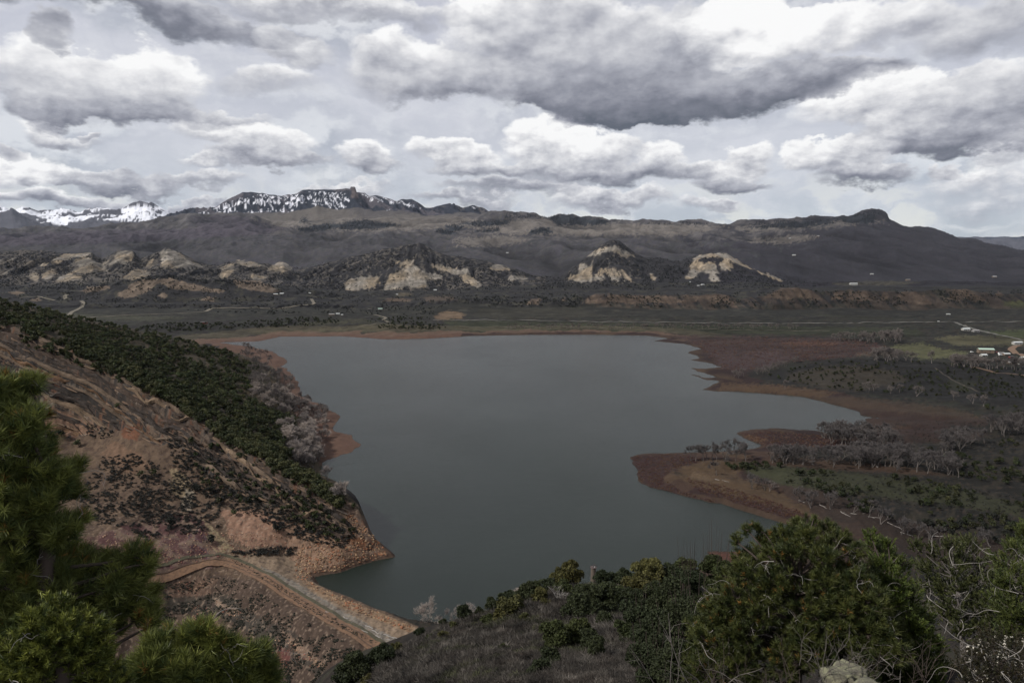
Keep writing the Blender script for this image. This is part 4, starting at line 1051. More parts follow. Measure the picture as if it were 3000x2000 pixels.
# --- sagebrush
gA = ground_pts([[(235,1450),(300,1340),(400,1330),(520,1390),(640,1470),(660,1540),(560,1570),(420,1545),(250,1535)]], 1700, 225, y0=300, y1=420, noise=lambda x, y: fbm(x / 9, y / 9, 3, 310) > -.35)
gB = ground_pts([[(480,1250),(640,1330),(780,1400),(900,1460),(1050,1560),(1000,1610),(860,1575),(760,1520),(640,1480),(520,1400)], [(680,1618),(860,1600),(870,1625),(690,1632)], [(380,1550),(480,1560),(440,1590)], [(250,1240),(330,1260),(330,1290),(250,1280)]], 1700, 225, y0=300, y1=480)
gD = ground_pts([[(440,1725),(620,1690),(700,1700),(900,1820),(1090,1925),(1060,2000),(500,2000),(420,1800)]], 4600, 225, y0=225, y1=330, noise=lambda x, y: fbm(x / 8, y / 8, 3, 311) > -.05)
gE = ground_pts([[(660,1640),(700,1640),(900,1765),(1120,1892),(1105,1895),(880,1775),(720,1665)]], 260, 225, y0=225, y1=330)
gF = ground_pts([[(2300,1380),(2700,1400),(3050,1470),(3050,1530),(2600,1470),(2300,1420)], [(2600,1230),(3050,1240),(3050,1330),(2600,1290)]], 700, 225, y0=240, y1=1200)
sj = []
for g, h0, h1, grp, lab in [(gA, .9, 2.4, 'sagebrush crowding the lower left scarp', 'rounded dark sagebrush on the tan slope below the cliff'), (gB, 1.0, 2.6, 'brush scattered between the ledges', 'small dark bush between the rock ledges on the left'),
                            (gD, .7, 1.2, 'brush on the outer face of the dam', 'low grey green bush on the slope below the dirt road'), (gE, .6, 1.0, 'brush along the dirt road', 'low bush on the verge between the dirt road and the gravel bank'),
                            (gF, .9, 1.6, 'sagebrush on the right flats', 'low sagebrush on the grassy flat of the right shore')]:
    for p in g: sj.append((p, rng.uniform(h0, h1), grp, lab))
spx = np.array([h / p[1] for p, h, _, _ in sj]); order = np.argsort(-spx); rest = []
for rank, i in enumerate(order):
    p, h, grp, lab = sj[i]
    if rank < 300:
        o = obj('sagebrush', sage_me[int(rng.integers(0, 4))]); o.location = (p[0], p[1], p[2] - .05); o.rotation_euler[2] = rng.uniform(0, 6.28); o.scale = (h, h, h * rng.uniform(.8, 1.1))
        tag(o, lab, 'bush', grp)
    else: rest.append((p[0], p[1], p[2] - .05, h))
rest = np.array(rest)
sp_ = [(V_, F_, np.ones((len(V_), 3)) * np.array(lin(54, 54, 50, .9))) for V_, F_ in sage_protos]
tint = rng.uniform(.7, 1.35, (len(rest), 1)) * np.where((rest[:, 1] < 300)[:, None], [1.45, 1.5, 1.3], [1, 1, 1])
V_, F_, C_ = scatter(sp_, rest[:, :3], rest[:, 3], rng.uniform(0, 6.28, len(rest)), tint=tint)
tag(mesh('brush_cover', V_, F_, M_jstuff, col=C_), kind='stuff')

SHW = [np.array(p, float) for p in SH]
def off_shale(x, y, keepf=.10):
    u, v = project(x, y, zat(x, np.maximum(y, 1.5)))
    ins = np.zeros(len(u), bool)
    for p in SHW: ins |= inpoly(u, v, p)
    return ~ins | (rng.random(len(u)) < keepf)
# --- far trees as dots: juniper speckle on the badlands, conifers on the high slopes
def far_scatter(name, polys, n, h0, h1, col, y0, y1, cone=False, noise=None):
    g = ground_pts(polys, n, 225, False, y0, y1, noise)
    pr = []
    for k in range(3):
        if cone:
            a = np.arange(5) * 1.2566
            V_ = np.vstack([np.stack([np.cos(a) * .17, np.sin(a) * .17, a * 0 + .05], 1), np.stack([np.cos(a + .6) * .12, np.sin(a + .6) * .12, a * 0 + .45], 1), [[0, 0, 1]]])
            F_ = np.array([(i, (i + 1) % 5, 10) for i in range(5)] + [(5 + i, 5 + (i + 1) % 5, 10) for i in range(5)])
        else:
            V_, F_ = leafcloud(16, [(0, 0, .4, .35), (.2, .1, .3, .3), (-.2, 0, .35, .3)], .32)
        pr.append((V_, F_, np.ones((len(V_), 3)) * np.array(col)))
    tint = rng.uniform(.7, 1.3, (len(g), 1)) * np.ones(3)
    g = g.copy(); g[:, 2] -= .3
    V_, F_, C_ = scatter(pr, g, rng.uniform(h0, h1, len(g)), rng.uniform(0, 6.28, len(g)), tint=tint)
    return tag(mesh(name, V_, F_, M_jstuff, col=C_), kind='stuff')
far_scatter('badland_junipers', [[(0,740),(340,735),(540,735),(760,765),(1000,760),(1230,712),(1360,752),(1560,806),(1650,815),(1700,765),(1800,705),(1890,752),(2010,757),(2130,742),(2250,800),(2400,826),(2400,850),(0,850)]], 11000, 3.5, 6.5, lin(44, 46, 46, .9), 2450, 4200,
            noise=lambda x, y: (fbm(x / 90, y / 160, 3, 320) > -.25) & off_shale(x, y))
far_scatter('valley_junipers', [[(0,835),(400,805),(700,820),(1000,850),(1300,850),(1700,860),(1700,900),(1350,900),(1200,940),(1000,940),(850,925),(300,900),(0,885)], [(1200,870),(1700,862),(2400,850),(3000,850),(3000,890),(2200,905),(1600,895)]], 5600, 3, 5.5, lin(38, 42, 36, .9), 1750, 3300,
            noise=lambda x, y: fbm(x / 70, y / 110, 3, 321) > .0)
far_scatter('mountain_conifers', CON + [[(2190,649),(2340,646),(2340,655),(2190,660)], [(1480,625),(1700,630),(1700,640),(1480,640)], [(1880,652),(2040,650),(2100,658),(1900,660)], [(2500,628),(2560,616),(2590,625),(2560,645),(2500,650)]], 4200, 11, 22, lin(36, 40, 46, .8), 4500, 12500, True,
            noise=lambda x, y: fbm(x / 200, y / 500, 3, 322) > -.2)

# --- bare cottonwoods
def bare_tree(h, spread=.5, depth=4, sides=3, seed=0, twigs=700, tw=.03, multi=1, twl=1.1):
    """trunk and limbs in one mesh builder, fine twigs as thin faces"""
    r_ = np.random.default_rng(seed); mb = MB(); tips = []
    def grow(p, d_, L_, rad, lev):
        n = 3; pts = [p]; dd0 = d_.copy()
        for k in range(n):
            dd0 = dd0 + r_.normal(0, .13, 3) + np.array([0, 0, .07]); dd0 /= np.linalg.norm(dd0)
            pts.append(pts[-1] + dd0 * L_ / n)
        mb.tube(pts, np.linspace(rad, rad * .55, n + 1), sides if lev > 0 else 5, cap=False)
        if lev >= depth:
            tips.extend([(q, dd0) for q in pts[1:]]); return
        if lev >= depth - 1: tips.extend([(q, dd0) for q in pts[2:]])
        nb = r_.integers(2, 4) if lev else r_.integers(3, 5)
        for b_ in range(nb):
            q = pts[-1] if b_ < 2 else pts[-2]
            a = r_.normal(0, 1, 3); a[2] *= .4; a /= np.linalg.norm(a)
            nd = dd0 * 1.0 + a * spread * r_.uniform(.7, 1.5); nd /= np.linalg.norm(nd)
            grow(q, nd, L_ * r_.uniform(.62, .82), rad * .55, lev + 1)
    for k in range(multi):
        d0 = np.array([r_.normal(0, .12 * multi), r_.normal(0, .12 * multi), 1.0]); d0 /= np.linalg.norm(d0)
        grow(np.array([r_.normal(0, .1) * (multi - 1), r_.normal(0, .1) * (multi - 1), -.3]), d0, h * .30, h * .022, 0)
    T_ = np.array([t[0] for t in tips]); Dd = np.array([t[1] for t in tips])
    i = r_.integers(0, len(T_), twigs)
    b0 = T_[i]; a = r_.normal(size=(twigs, 3)); dirs = Dd[i] * .9 + a * .55; dirs /= np.linalg.norm(dirs, axis=1)[:, None]
    ln = r_.uniform(.5, 1.0, twigs)[:, None] * twl
    pr = np.cross(dirs, r_.normal(size=(twigs, 3))); pr /= np.linalg.norm(pr, axis=1)[:, None] + 1e-9
    TV = np.stack([b0 + pr * tw, b0 - pr * tw, b0 + dirs * ln], 1).reshape(-1, 3)
    TF = np.arange(3 * twigs).reshape(-1, 3)
    return mb, TV, TF
cott = []
for k in range(5):
    mb, tv, tf = bare_tree(11, .55, 4, 3, 100 + k, 1500, .06, multi=1 + k % 2)
    lv, lf, _ = mb.get()
    cott.append((mesh('cottonwood_limbs', lv, lf, M_bark, link=False), mesh('cottonwood_twigs', tv, tf, M_twig, link=False), lv, lf, tv, tf))
thick = []
for k in range(4):
    mb, tv, tf = bare_tree(8, .6, 3, 3, 140 + k, 1300, .065, multi=3, twl=1.5)
    lv, lf, _ = mb.get()
    thick.append((mesh('shore_tree_limbs', lv, lf, M_bark, link=False), mesh('shore_tree_twigs', tv, tf, M_pale, link=False), lv, lf, tv, tf))
cj = []
def addc(g, h0, h1, grp, lab, kind=0):
    for p in g:
        if not np.isnan(p[1]): cj.append((p, rng.uniform(h0, h1), grp, lab, kind))
addc(ground_pts([[(700,1015),(790,1048),(840,1120),(880,1170),(985,1235),(950,1290),(930,1380),(875,1365),(838,1290),(890,1240),(800,1200),(728,1160),(745,1105)]], 140, 225, y0=400, y1=1300), 1.0, 1.6, 'bare trees crowding the left shore', 'leafless grey tree in the thicket along the left shore', 1)
addc(ground_pts([[(820,1240),(920,1270),(925,1370),(880,1360),(835,1310)]], 30, 225, y0=400, y1=700), 1.2, 1.7, 'bare trees crowding the left shore', 'leafless grey tree in the thicket along the left shore', 1)
addc(cast([1008, 945, 1000, 962], [1452, 1284, 1462, 1405], 225), 1.1, 1.4, 'single pale bare trees on the left shore', 'single pale bare tree standing out against the lake on the left shore', 1)
addc(cast([2038,2060,2072,2087,2100,2133,2146,2186,2122,2155,2185,2025], [1352,1350,1347,1345,1350,1330,1330,1345,1352,1352,1352,1350], 225), 1.2, 1.5, 'bare cottonwoods at the tip of the right peninsula', 'bare dark cottonwood standing against the lake on the right peninsula')
addc(ground_pts([[(2230,1350),(2400,1345),(2600,1338),(2780,1372),(2820,1402),(2600,1378),(2400,1368),(2240,1362)]], 84, 225, y0=400, y1=900), 1.15, 1.6, 'row of bare cottonwoods across the right peninsula', 'bare grey cottonwood in the long row across the right peninsula')
addc(ground_pts([[(2400,1275),(2480,1268),(2620,1292),(2600,1332),(2440,1305)]], 50, 225, y0=400, y1=900), 1.2, 1.6, 'bare cottonwoods at the head of the small bay', 'bare grey cottonwood at the head of the small bay')
addc(ground_pts([[(2740,1310),(2880,1285),(2890,1305),(2760,1335)], [(2900,1250),(3000,1240),(3000,1290),(2900,1285)]], 34, 225, y0=400, y1=1000), 1.1, 1.6, 'bare cottonwoods near the right edge', 'bare grey cottonwood on the rust coloured flat near the right edge')
addc(cast([2165,2150,2180,2560,2545,2610,2635,2685,2795,2850,2300,2880], [1108,1106,1104,1145,1147,1153,1150,1160,1172,1182,1140,1190], 225), 1.0, 1.4, 'single bare trees below the hillock', 'small single bare tree at the foot of the round hillock')
addc(cast([2205,2240,2256,2340,2375,2430,2500,2545,2580,2640,2660,2690,2720,2755,2100,2880,2900], [1432,1436,1440,1470,1488,1490,1500,1515,1535,1565,1560,1580,1590,1592,1392,1590,1600], 225), .8, 1.2, 'bare trees along the near right shore', 'stunted bare tree among driftwood on the near right shore')
addc(ground_pts([[(2420,1000),(2500,994),(2640,985),(2640,1004)], [(2550,1042),(2700,1062),(2760,1066),(2560,1058)], [(2780,1066),(3000,1082),(3000,1090),(2780,1074)]], 110, 225, y0=800, y1=1900), 1.2, 2.0, 'bare trees behind the round hillock', 'bare grey tree in the belt behind the round hillock')
addc(ground_pts([[(2200,1098),(2300,1064),(2345,1056),(2240,1102)]], 30, 225, y0=700, y1=1400), .6, .9, 'bare trees beside the red willows', 'bare pale tree between the red willows and the hillock')
addc(cast(np.linspace(1480, 2330, 75) + rng.normal(0, 8, 75), np.full(75, 963.0) + rng.normal(0, .8, 75), 225), .8, 1.4, 'line of bare trees by the far shore', 'tiny bare tree in the line between highway and far shore')
npx = np.array([h / p[1] for p, h, _, _, _ in cj]); order = np.argsort(-npx); rest = []
for rank, i in enumerate(order):
    p, h, grp, lab, kind = cj[i]
    src = (thick if kind else cott); k = int(rng.integers(0, len(src)))
    if rank < 297:
        o = empty('bare_shore_tree' if kind else 'bare_cottonwood', (p[0], p[1], p[2]), rng.uniform(0, 6.28)); o.scale = (h * rng.uniform(.8, 1.15), h * rng.uniform(.8, 1.15), h)
        tag(o, lab, 'bare tree', grp)
        obj('trunk', src[k][0], o); obj('twig_crown', src[k][1], o)
    else: rest.append((p[0], p[1], p[2], h))
if rest:
    rest = np.array(rest); pr = []
    for q in cott[:3]:
        pr.append((np.vstack([q[2], q[4]]), np.vstack([q[3] if q[3].shape[1] == 3 else q[3], q[5] + len(q[2])]), np.ones((len(q[2]) + len(q[4]), 3)) * np.array(lin(122, 114, 110, .8))))
    V_, F_, C_ = scatter(pr, rest[:, :3], rest[:, 3], rng.uniform(0, 6.28, len(rest)))
    tag(mesh('bare_tree_belt', V_, F_, M_brush, col=C_), kind='stuff')
for u, v, hpx, seed, lab in [(1257, 1840, 84, 3, 'tall pale bare cottonwood at the near end of the dam'), (1352, 1822, 74, 8, 'wide pale bare cottonwood behind the dark pines at the water'), (1516, 1742, 40, 12, 'small pale bare tree topping the pines by the lake')]:
    x, y = at_z(u, v, 1.0) if u < 1500 else at_z(u, v + 15, 1.0)
    x, y = float(x), float(y); z = float(zat(x, y)[0]); hh = hpx / 2000 * math.hypot(y, CZ) + (0 if u < 1500 else 3)
    mb, tv, tf = bare_tree(hh, .5, 5, 3, seed, 5200, .035, multi=3, twl=1.0)
    o = empty('bare_cottonwood', (x, y, z)); tag(o, lab, 'bare tree')
    mb.build('trunk', M_limb0, o); mesh('twig_crown', tv, tf, M_pale, parent=o)

# --- red willow and sedge on the mud
def tuft_proto(n, h, w, spread, col):
    a = rng.normal(size=(n, 3)); a[:, 2] = np.abs(a[:, 2]) + spread; a /= np.linalg.norm(a, axis=1)[:, None]
    b0 = rng.normal(0, .25, (n, 3)); b0[:, 2] = -.05
    pr_ = np.cross(a, rng.normal(size=(n, 3))); pr_ /= np.linalg.norm(pr_, axis=1)[:, None]
    ln = rng.uniform(.5, 1.0, n)[:, None] * h
    V_ = np.stack([b0 + pr_ * w, b0 - pr_ * w, b0 + a * ln], 1).reshape(-1, 3)
    C_ = np.repeat(np.array(col) * rng.uniform(.7, 1.3, (n, 1)), 3, 0)
    return V_, np.arange(3 * n).reshape(-1, 3), C_
wp = [tuft_proto(26, 1.0, .05, 1.2, lin(92, 62, 60, .8)), tuft_proto(26, 1.0, .05, 1.2, lin(104, 84, 78, .8)), tuft_proto(26, .8, .05, 1.2, lin(104, 80, 56, .8))]
gw = np.concatenate([ground_pts([[(1850,1335),(1990,1328),(2070,1345),(1985,1370),(1940,1400),(2000,1440),(2100,1470),(2280,1520),(2120,1476),(1980,1448),(1895,1425),(1868,1400)], [(2170,1270),(2240,1262),(2420,1275),(2500,1300),(2340,1325),(2240,1310)], [(2000,1395),(2150,1430),(2330,1490),(2420,1540),(2250,1500),(2050,1440)]], 2600, 225, y0=240, y1=900),
                     ground_pts([[(2030,1000),(2200,988),(2500,992),(2600,1012),(2560,1040),(2420,1052),(2250,1068),(2180,1088),(2110,1080),(2080,1050)], [(2450,1200),(2700,1215),(2890,1235),(2700,1250)]], 2200, 225, y0=700, y1=1600)])
V_, F_, C_ = scatter(wp, gw, rng.uniform(.7, 1.5, len(gw)) * np.clip(gw[:, 1] / 600, 1, 2), rng.uniform(0, 6.28, len(gw)))
tag(mesh('red_willow_brush', V_, F_, M_red, col=C_), kind='stuff')

def bush_proto(n, h, w, col):
    dr = unit(n); dr[:, 2] = np.abs(dr[:, 2]) * .9 + .1; dr /= np.linalg.norm(dr, axis=1)[:, None]
    b0 = dr * rng.uniform(.1, .75, (n, 1)) * h * [1, 1, .9]
    a = dr * .8 + unit(n) * .6; a /= np.linalg.norm(a, axis=1)[:, None]
    pr_ = np.cross(a, unit(n)); pr_ /= np.linalg.norm(pr_, axis=1)[:, None]
    ln = rng.uniform(.3, .6, n)[:, None] * h
    V_ = np.stack([b0 + pr_ * w, b0 - pr_ * w, b0 + a * ln], 1).reshape(-1, 3)
    C_ = np.repeat(np.array(col) * rng.uniform(.6, 1.4, (n, 1)), 3, 0)
    return V_, np.arange(3 * n).reshape(-1, 3), C_
# --- oak brush on the near spur
ob = [bush_proto(90, 1.15, .020, lin(78, 73, 67, .75)), bush_proto(90, 1.05, .020, lin(58, 52, 47, .75)), bush_proto(80, 1.2, .018, lin(94, 89, 83, .75)), bush_proto(90, .9, .03, lin(58, 60, 38, .85))]
spurp = [(1090,1990),(1180,1905),(1300,1838),(1400,1806),(1500,1780),(1600,1742),(1700,1718),(1800,1712),(1900,1700),(2050,1760),(2120,1900),(2120,2010),(1060,2010)]
go = ground_pts([spurp], 12000, 20, y0=22, y1=215, noise=lambda x, y: fbm(x / 5, y / 5, 3, 401) > -.5)
pz = fbm(go[:, 0] / 9, go[:, 1] / 9, 3, 400)
pk = np.where(pz > .35, 3, np.where(pz > .0, 0, np.where(pz > -.3, 1, 2))); pk = np.where(rng.random(len(go)) < .3, rng.integers(0, 3, len(go)), pk)
V_, F_, C_ = scatter(ob, go, rng.uniform(.7, 1.5, len(go)) * np.clip(go[:, 1] / 90, .5, 1.25), rng.uniform(0, 6.28, len(go)), pick=pk, tint=(rng.uniform(.6, 1.3, len(go)) * np.clip(1 + 1.1 * fbm(go[:, 0] / 3.5, go[:, 1] / 3.5, 2, 403), .4, 1.9))[:, None] * np.ones(3))
tag(mesh('oak_brush', V_, F_, M_brush, col=C_), kind='stuff')

# ------------------------------------------------------------------ pines and junipers on the near spur
def lobe_pt(u, v, r):
    dx, dy, dz = ray(u, v); L_ = math.sqrt(dx * dx + dy * dy + dz * dz)
    return np.array([dx, dy, dz]) / L_ * r + [0, 0, CZ]

def mid_tree(name, u, v, rpx, dist=None, label='', green=(44, 50, 30), dens=1.0, flat=1.0, group=None, limb=M_bark_dark):
    """a crown of many small leaf faces round a forked trunk, rooted on the spur"""
    g = cast(u, v + rpx * .8, 20)[0]
    if dist is None:
        if np.isnan(g[1]) or g[1] > 205:
            y = 166.0; x = (u - 1500) / F * y / (cp + (1000 - v) / F * sp) * 1.0
            dx, dy, dz = ray(u, v); x = float(dx / dy * y)
        else: x, y = float(g[0]), float(g[1])
        z0 = float(zat(x, y)[0]); D_ = math.sqrt(x * x + y * y + (CZ - z0) ** 2)
    else: D_ = dist
    c = lobe_pt(u, v, D_); r = rpx / F * D_
    base = np.array([c[0], c[1], float(zat(c[0], c[1])[0]) - .2])
    if base[2] > c[2] - r * .5: base[2] = c[2] - r * 1.0
    nl = 16; rpx = rpx * 1.12; r = r * 1.12
    lob = []
    for k in range(nl):
        dr = unit(1)[0]; dr[2] = abs(dr[2]) * 1.1 - .35
        q = c + dr * r * rng.uniform(.30, .88) * [1.05, 1.05, flat]
        lob.append((q[0], q[1], q[2], r * rng.uniform(.16, .42)))
    low = base + (c - base) * .55
    lob.append((low[0], low[1], max(low[2], c[2] - r * .9), r * .55)); lob.append((c[0], c[1], c[2], r * .5))
    leaf = max(.018, D_ * .0016)
    n = int(min(15000, 5600 * dens * max(.5, (rpx / 45.0)) ** 1.6))
    V_, F_ = leafcloud(n, lob, leaf, .9)
    o = empty(name, base); tag(o, label, 'pine' if 'pine' in name else 'juniper', group)
    m_ = M_green[green] if green in M_green else M_green.setdefault(green, leaf_mat('foliage_%d' % len(M_green), lin(*green, .95), .5, hue2=lin(green[0] * 1.15, green[1] * 1.08, green[2], .95)))
    mesh('crown', V_ - base, F_, m_, parent=o)
    mb = MB()
    top = c + [0, 0, r * .4] - base
    mb.tube([(0, 0, 0), top * .35 + rng.normal(0, r * .05, 3), top * .7, top], [r * .07, r * .055, r * .035, r * .012], 5)
    for q in lob[:nl]:
        q = np.array(q[:3]) - base; s_ = top * rng.uniform(.2, .6)
        mid = (s_ + q) / 2 + rng.normal(0, r * .07, 3)
        mb.tube([s_, mid, q, q + (q - mid) * .5], [r * .03, r * .02, r * .01, r * .004], 4)
    mb.build('trunk', limb, o)
    return o
M_green = {}
G1, G2, G3, G4 = (54, 62, 34), (70, 72, 42), (44, 52, 32), (82, 84, 50)
MT = [('pinyon_pine', 1450, 1772, 24, G3, 'small round dark pine leftmost of those on the water edge of the spur'), ('pinyon_pine', 1489, 1755, 26, G3, 'dark pine just right of the leftmost round pine on the spur rim'),
 ('juniper_tree', 1540, 1738, 32, G3, 'broad dark juniper below the little pale bare tree'), ('pinyon_pine', 1572, 1716, 20, G1, 'slim pine between the pale bare tree and the ridge top'), ('juniper_tree', 1606, 1712, 24, G3, 'low juniper left of the white snag twigs'),
 ('juniper_tree', 1640, 1688, 30, G2, 'olive juniper on the rim left of the stone tower'), ('juniper_tree', 1676, 1680, 36, G2, 'greyish olive juniper directly left of the stone tower'), ('pinyon_pine', 1768, 1694, 32, G3, 'dark pine directly right of the stone tower'),
 ('pinyon_pine', 1745, 1745, 56, G3, 'large dark pine below the stone tower'), ('juniper_tree', 1702, 1782, 46, G3, 'dark juniper at the foot of the large pine below the tower'), ('juniper_tree', 1822, 1694, 32, G3, 'dark juniper in the gap right of the tower'),
 ('juniper_tree', 1905, 1668, 48, G4, 'pale olive domed tree highest on the right rim'), ('juniper_tree', 1960, 1690, 38, G3, 'dark juniper between the pale domed tree and the big right pine'), ('juniper_tree', 1872, 1712, 44, G2, 'spreading grey green juniper below the pale domed tree'),
 ('juniper_tree', 1500, 1776, 38, G2, 'olive juniper in front of the rim pines'), ('juniper_tree', 1467, 1806, 22, G2, 'small olive juniper on the brush slope under the leftmost rim pines'), ('juniper_tree', 1362, 1797, 24, G3, 'dark juniper in front of the wide pale bare tree'),
 ('juniper_tree', 1405, 1793, 13, G3, 'tiny dark juniper between bare tree and rim pines'), ('juniper_tree', 1298, 1821, 9, G3, 'tiny juniper beside the tall bare cottonwood'), ('juniper_tree', 1228, 1848, 12, G3, 'tiny juniper at the end of the gravel bank'),
 ('pinyon_pine', 1120, 1922, 38, G3, 'dark pine where the dirt road meets the spur'), ('juniper_tree', 1052, 1950, 50, G3, 'wide dark juniper below the end of the dirt road'), ('juniper_tree', 1010, 1985, 36, G3, 'dark juniper at the bottom edge under the dirt road'), ('juniper_tree', 1075, 1995, 20, G2, 'small green juniper on the bottom edge left of the brush'),
 ('juniper_tree', 1160, 1895, 14, G2, 'small green bush beside the corner of the gravel bank'), ('pinyon_pine', 1476, 1899, 17, G1, 'single small green pine alone in the oak brush'), ('juniper_tree', 1300, 1862, 16, G2, 'low green juniper high on the brush slope'),
 ('pinyon_pine', 1629, 1872, 50, G1, 'tall pine with thin crown standing in the oak brush'), ('pinyon_pine', 1692, 1856, 46, G1, 'bushy pine right of the tall thin crowned pine'), ('juniper_tree', 1725, 1878, 34, G3, 'dark juniper tucked behind the bushy pine'), ('juniper_tree', 1616, 1930, 32, G3, 'dark juniper below the tall thin crowned pine'), ('juniper_tree', 1574, 1955, 28, G3, 'lowest dark juniper in the oak brush'),
 ('juniper_tree', 1540, 1812, 15, G2, 'little olive juniper in the middle of the brush slope'), ('juniper_tree', 1600, 1765, 14, G2, 'little olive juniper under the rim junipers')]
MT += [('juniper_tree', 1580, 1745, 26, G2, 'olive juniper half hidden between two dark rim trees'), ('juniper_tree', 1652, 1722, 30, G1, 'mid green juniper in the second row under the rim'), ('juniper_tree', 1792, 1740, 34, G1, 'green juniper right of the large dark pine under the tower'),
 ('pinyon_pine', 1840, 1752, 40, G3, 'dark pine in the hollow below the pale domed tree'), ('juniper_tree', 1915, 1745, 44, G3, 'shaded juniper in the hollow left of the big right pine'), ('juniper_tree', 2005, 1668, 36, G1, 'green juniper by the water between rim and big right pine'), ('juniper_tree', 1430, 1815, 20, G1, 'small green juniper lowest of the left rim group'), ('juniper_tree', 1780, 1815, 30, G3, 'dark juniper at the right end of the brush slope'), ('juniper_tree', 1752, 1905, 34, G3, 'dark juniper below the bushy pine at the right end of the brush'), ('juniper_tree', 1840, 1850, 40, G1, 'green juniper between the brush slope and the shadowed pines'),
 ('juniper_tree', 1330, 1835, 14, G2, 'scrubby olive juniper on the crest left of the rim pines'), ('juniper_tree', 1258, 1868, 11, G1, 'scrubby green juniper just under the tall bare cottonwood')]
for nm, u, v, rp, g, lb in MT: mid_tree(nm, u, v, rp, None, lb, g)
NT_ = [('juniper_tree', 1885, 1800, 58, 34, G3, 'dense dark juniper below the spreading grey green one'), ('pinyon_pine', 1938, 1848, 66, 27, G3, 'dark pine left of the big pine, halfway down the picture edge'), ('juniper_tree', 1905, 1925, 60, 22, G3, 'dark juniper at the lower left foot of the big right pine'),
 ('pinyon_pine', 1990, 1770, 68, 30, G3, 'dark pine hugging the left side of the big right pine'), ('juniper_tree', 2030, 1700, 46, 26, G3, 'dark juniper reaching the water line left of the big right pine'), ('juniper_tree', 2095, 1665, 46, 18, G1, 'green juniper leaning from the left flank of the big right pine'),
 ('pinyon_pine', 1960, 1965, 80, 15, G3, 'shadowed pine in the bottom corner left of the big pine'), ('juniper_tree', 2060, 1830, 90, 17, G3, 'shadowed juniper filling the space behind the big right pine')]
for nm, u, v, rp, D_, g, lb in NT_: mid_tree(nm, u, v, rp, D_, lb, g, dens=1.1)

def needles(tips, dirs, n, length, width, spread, along, cols):
    """n needles round every shoot, each one thin triangle"""
    Nn = len(tips); T_ = np.repeat(tips, n, 0); Dd = np.repeat(dirs, n, 0); k = Nn * n
    pr_ = np.cross(Dd, unit(k)); pr_ /= np.linalg.norm(pr_, axis=1)[:, None] + 1e-9
    a = rng.uniform(spread * .35, spread, k)[:, None]
    nd = Dd * np.cos(a) + pr_ * np.sin(a)
    b0 = T_ - Dd * (rng.uniform(0, 1, k) ** 1.3 * along)[:, None]
    w = np.cross(nd, unit(k)); w /= np.linalg.norm(w, axis=1)[:, None] + 1e-9
    ln = (rng.uniform(.7, 1.1, k) * length)[:, None]
    V_ = np.stack([b0 + w * width, b0 - w * width, b0 + nd * ln], 1).reshape(-1, 3)
    C_ = np.repeat(np.repeat(cols, n, 0) * rng.uniform(.75, 1.25, (k, 1)), 3, 0)
    return V_, np.arange(3 * k).reshape(-1, 3), C_
M_needle = leaf_mat('pine_needles', (0, 0, 0), .25, attr=True, transl=.2, rough=.5)
M_limb = plain_mat('weathered_limb', lin(150, 144, 138, .8), .85, 12, .35)
M_dead = plain_mat('dead_wood', lin(142, 137, 132, .8), .85, 14, .3)

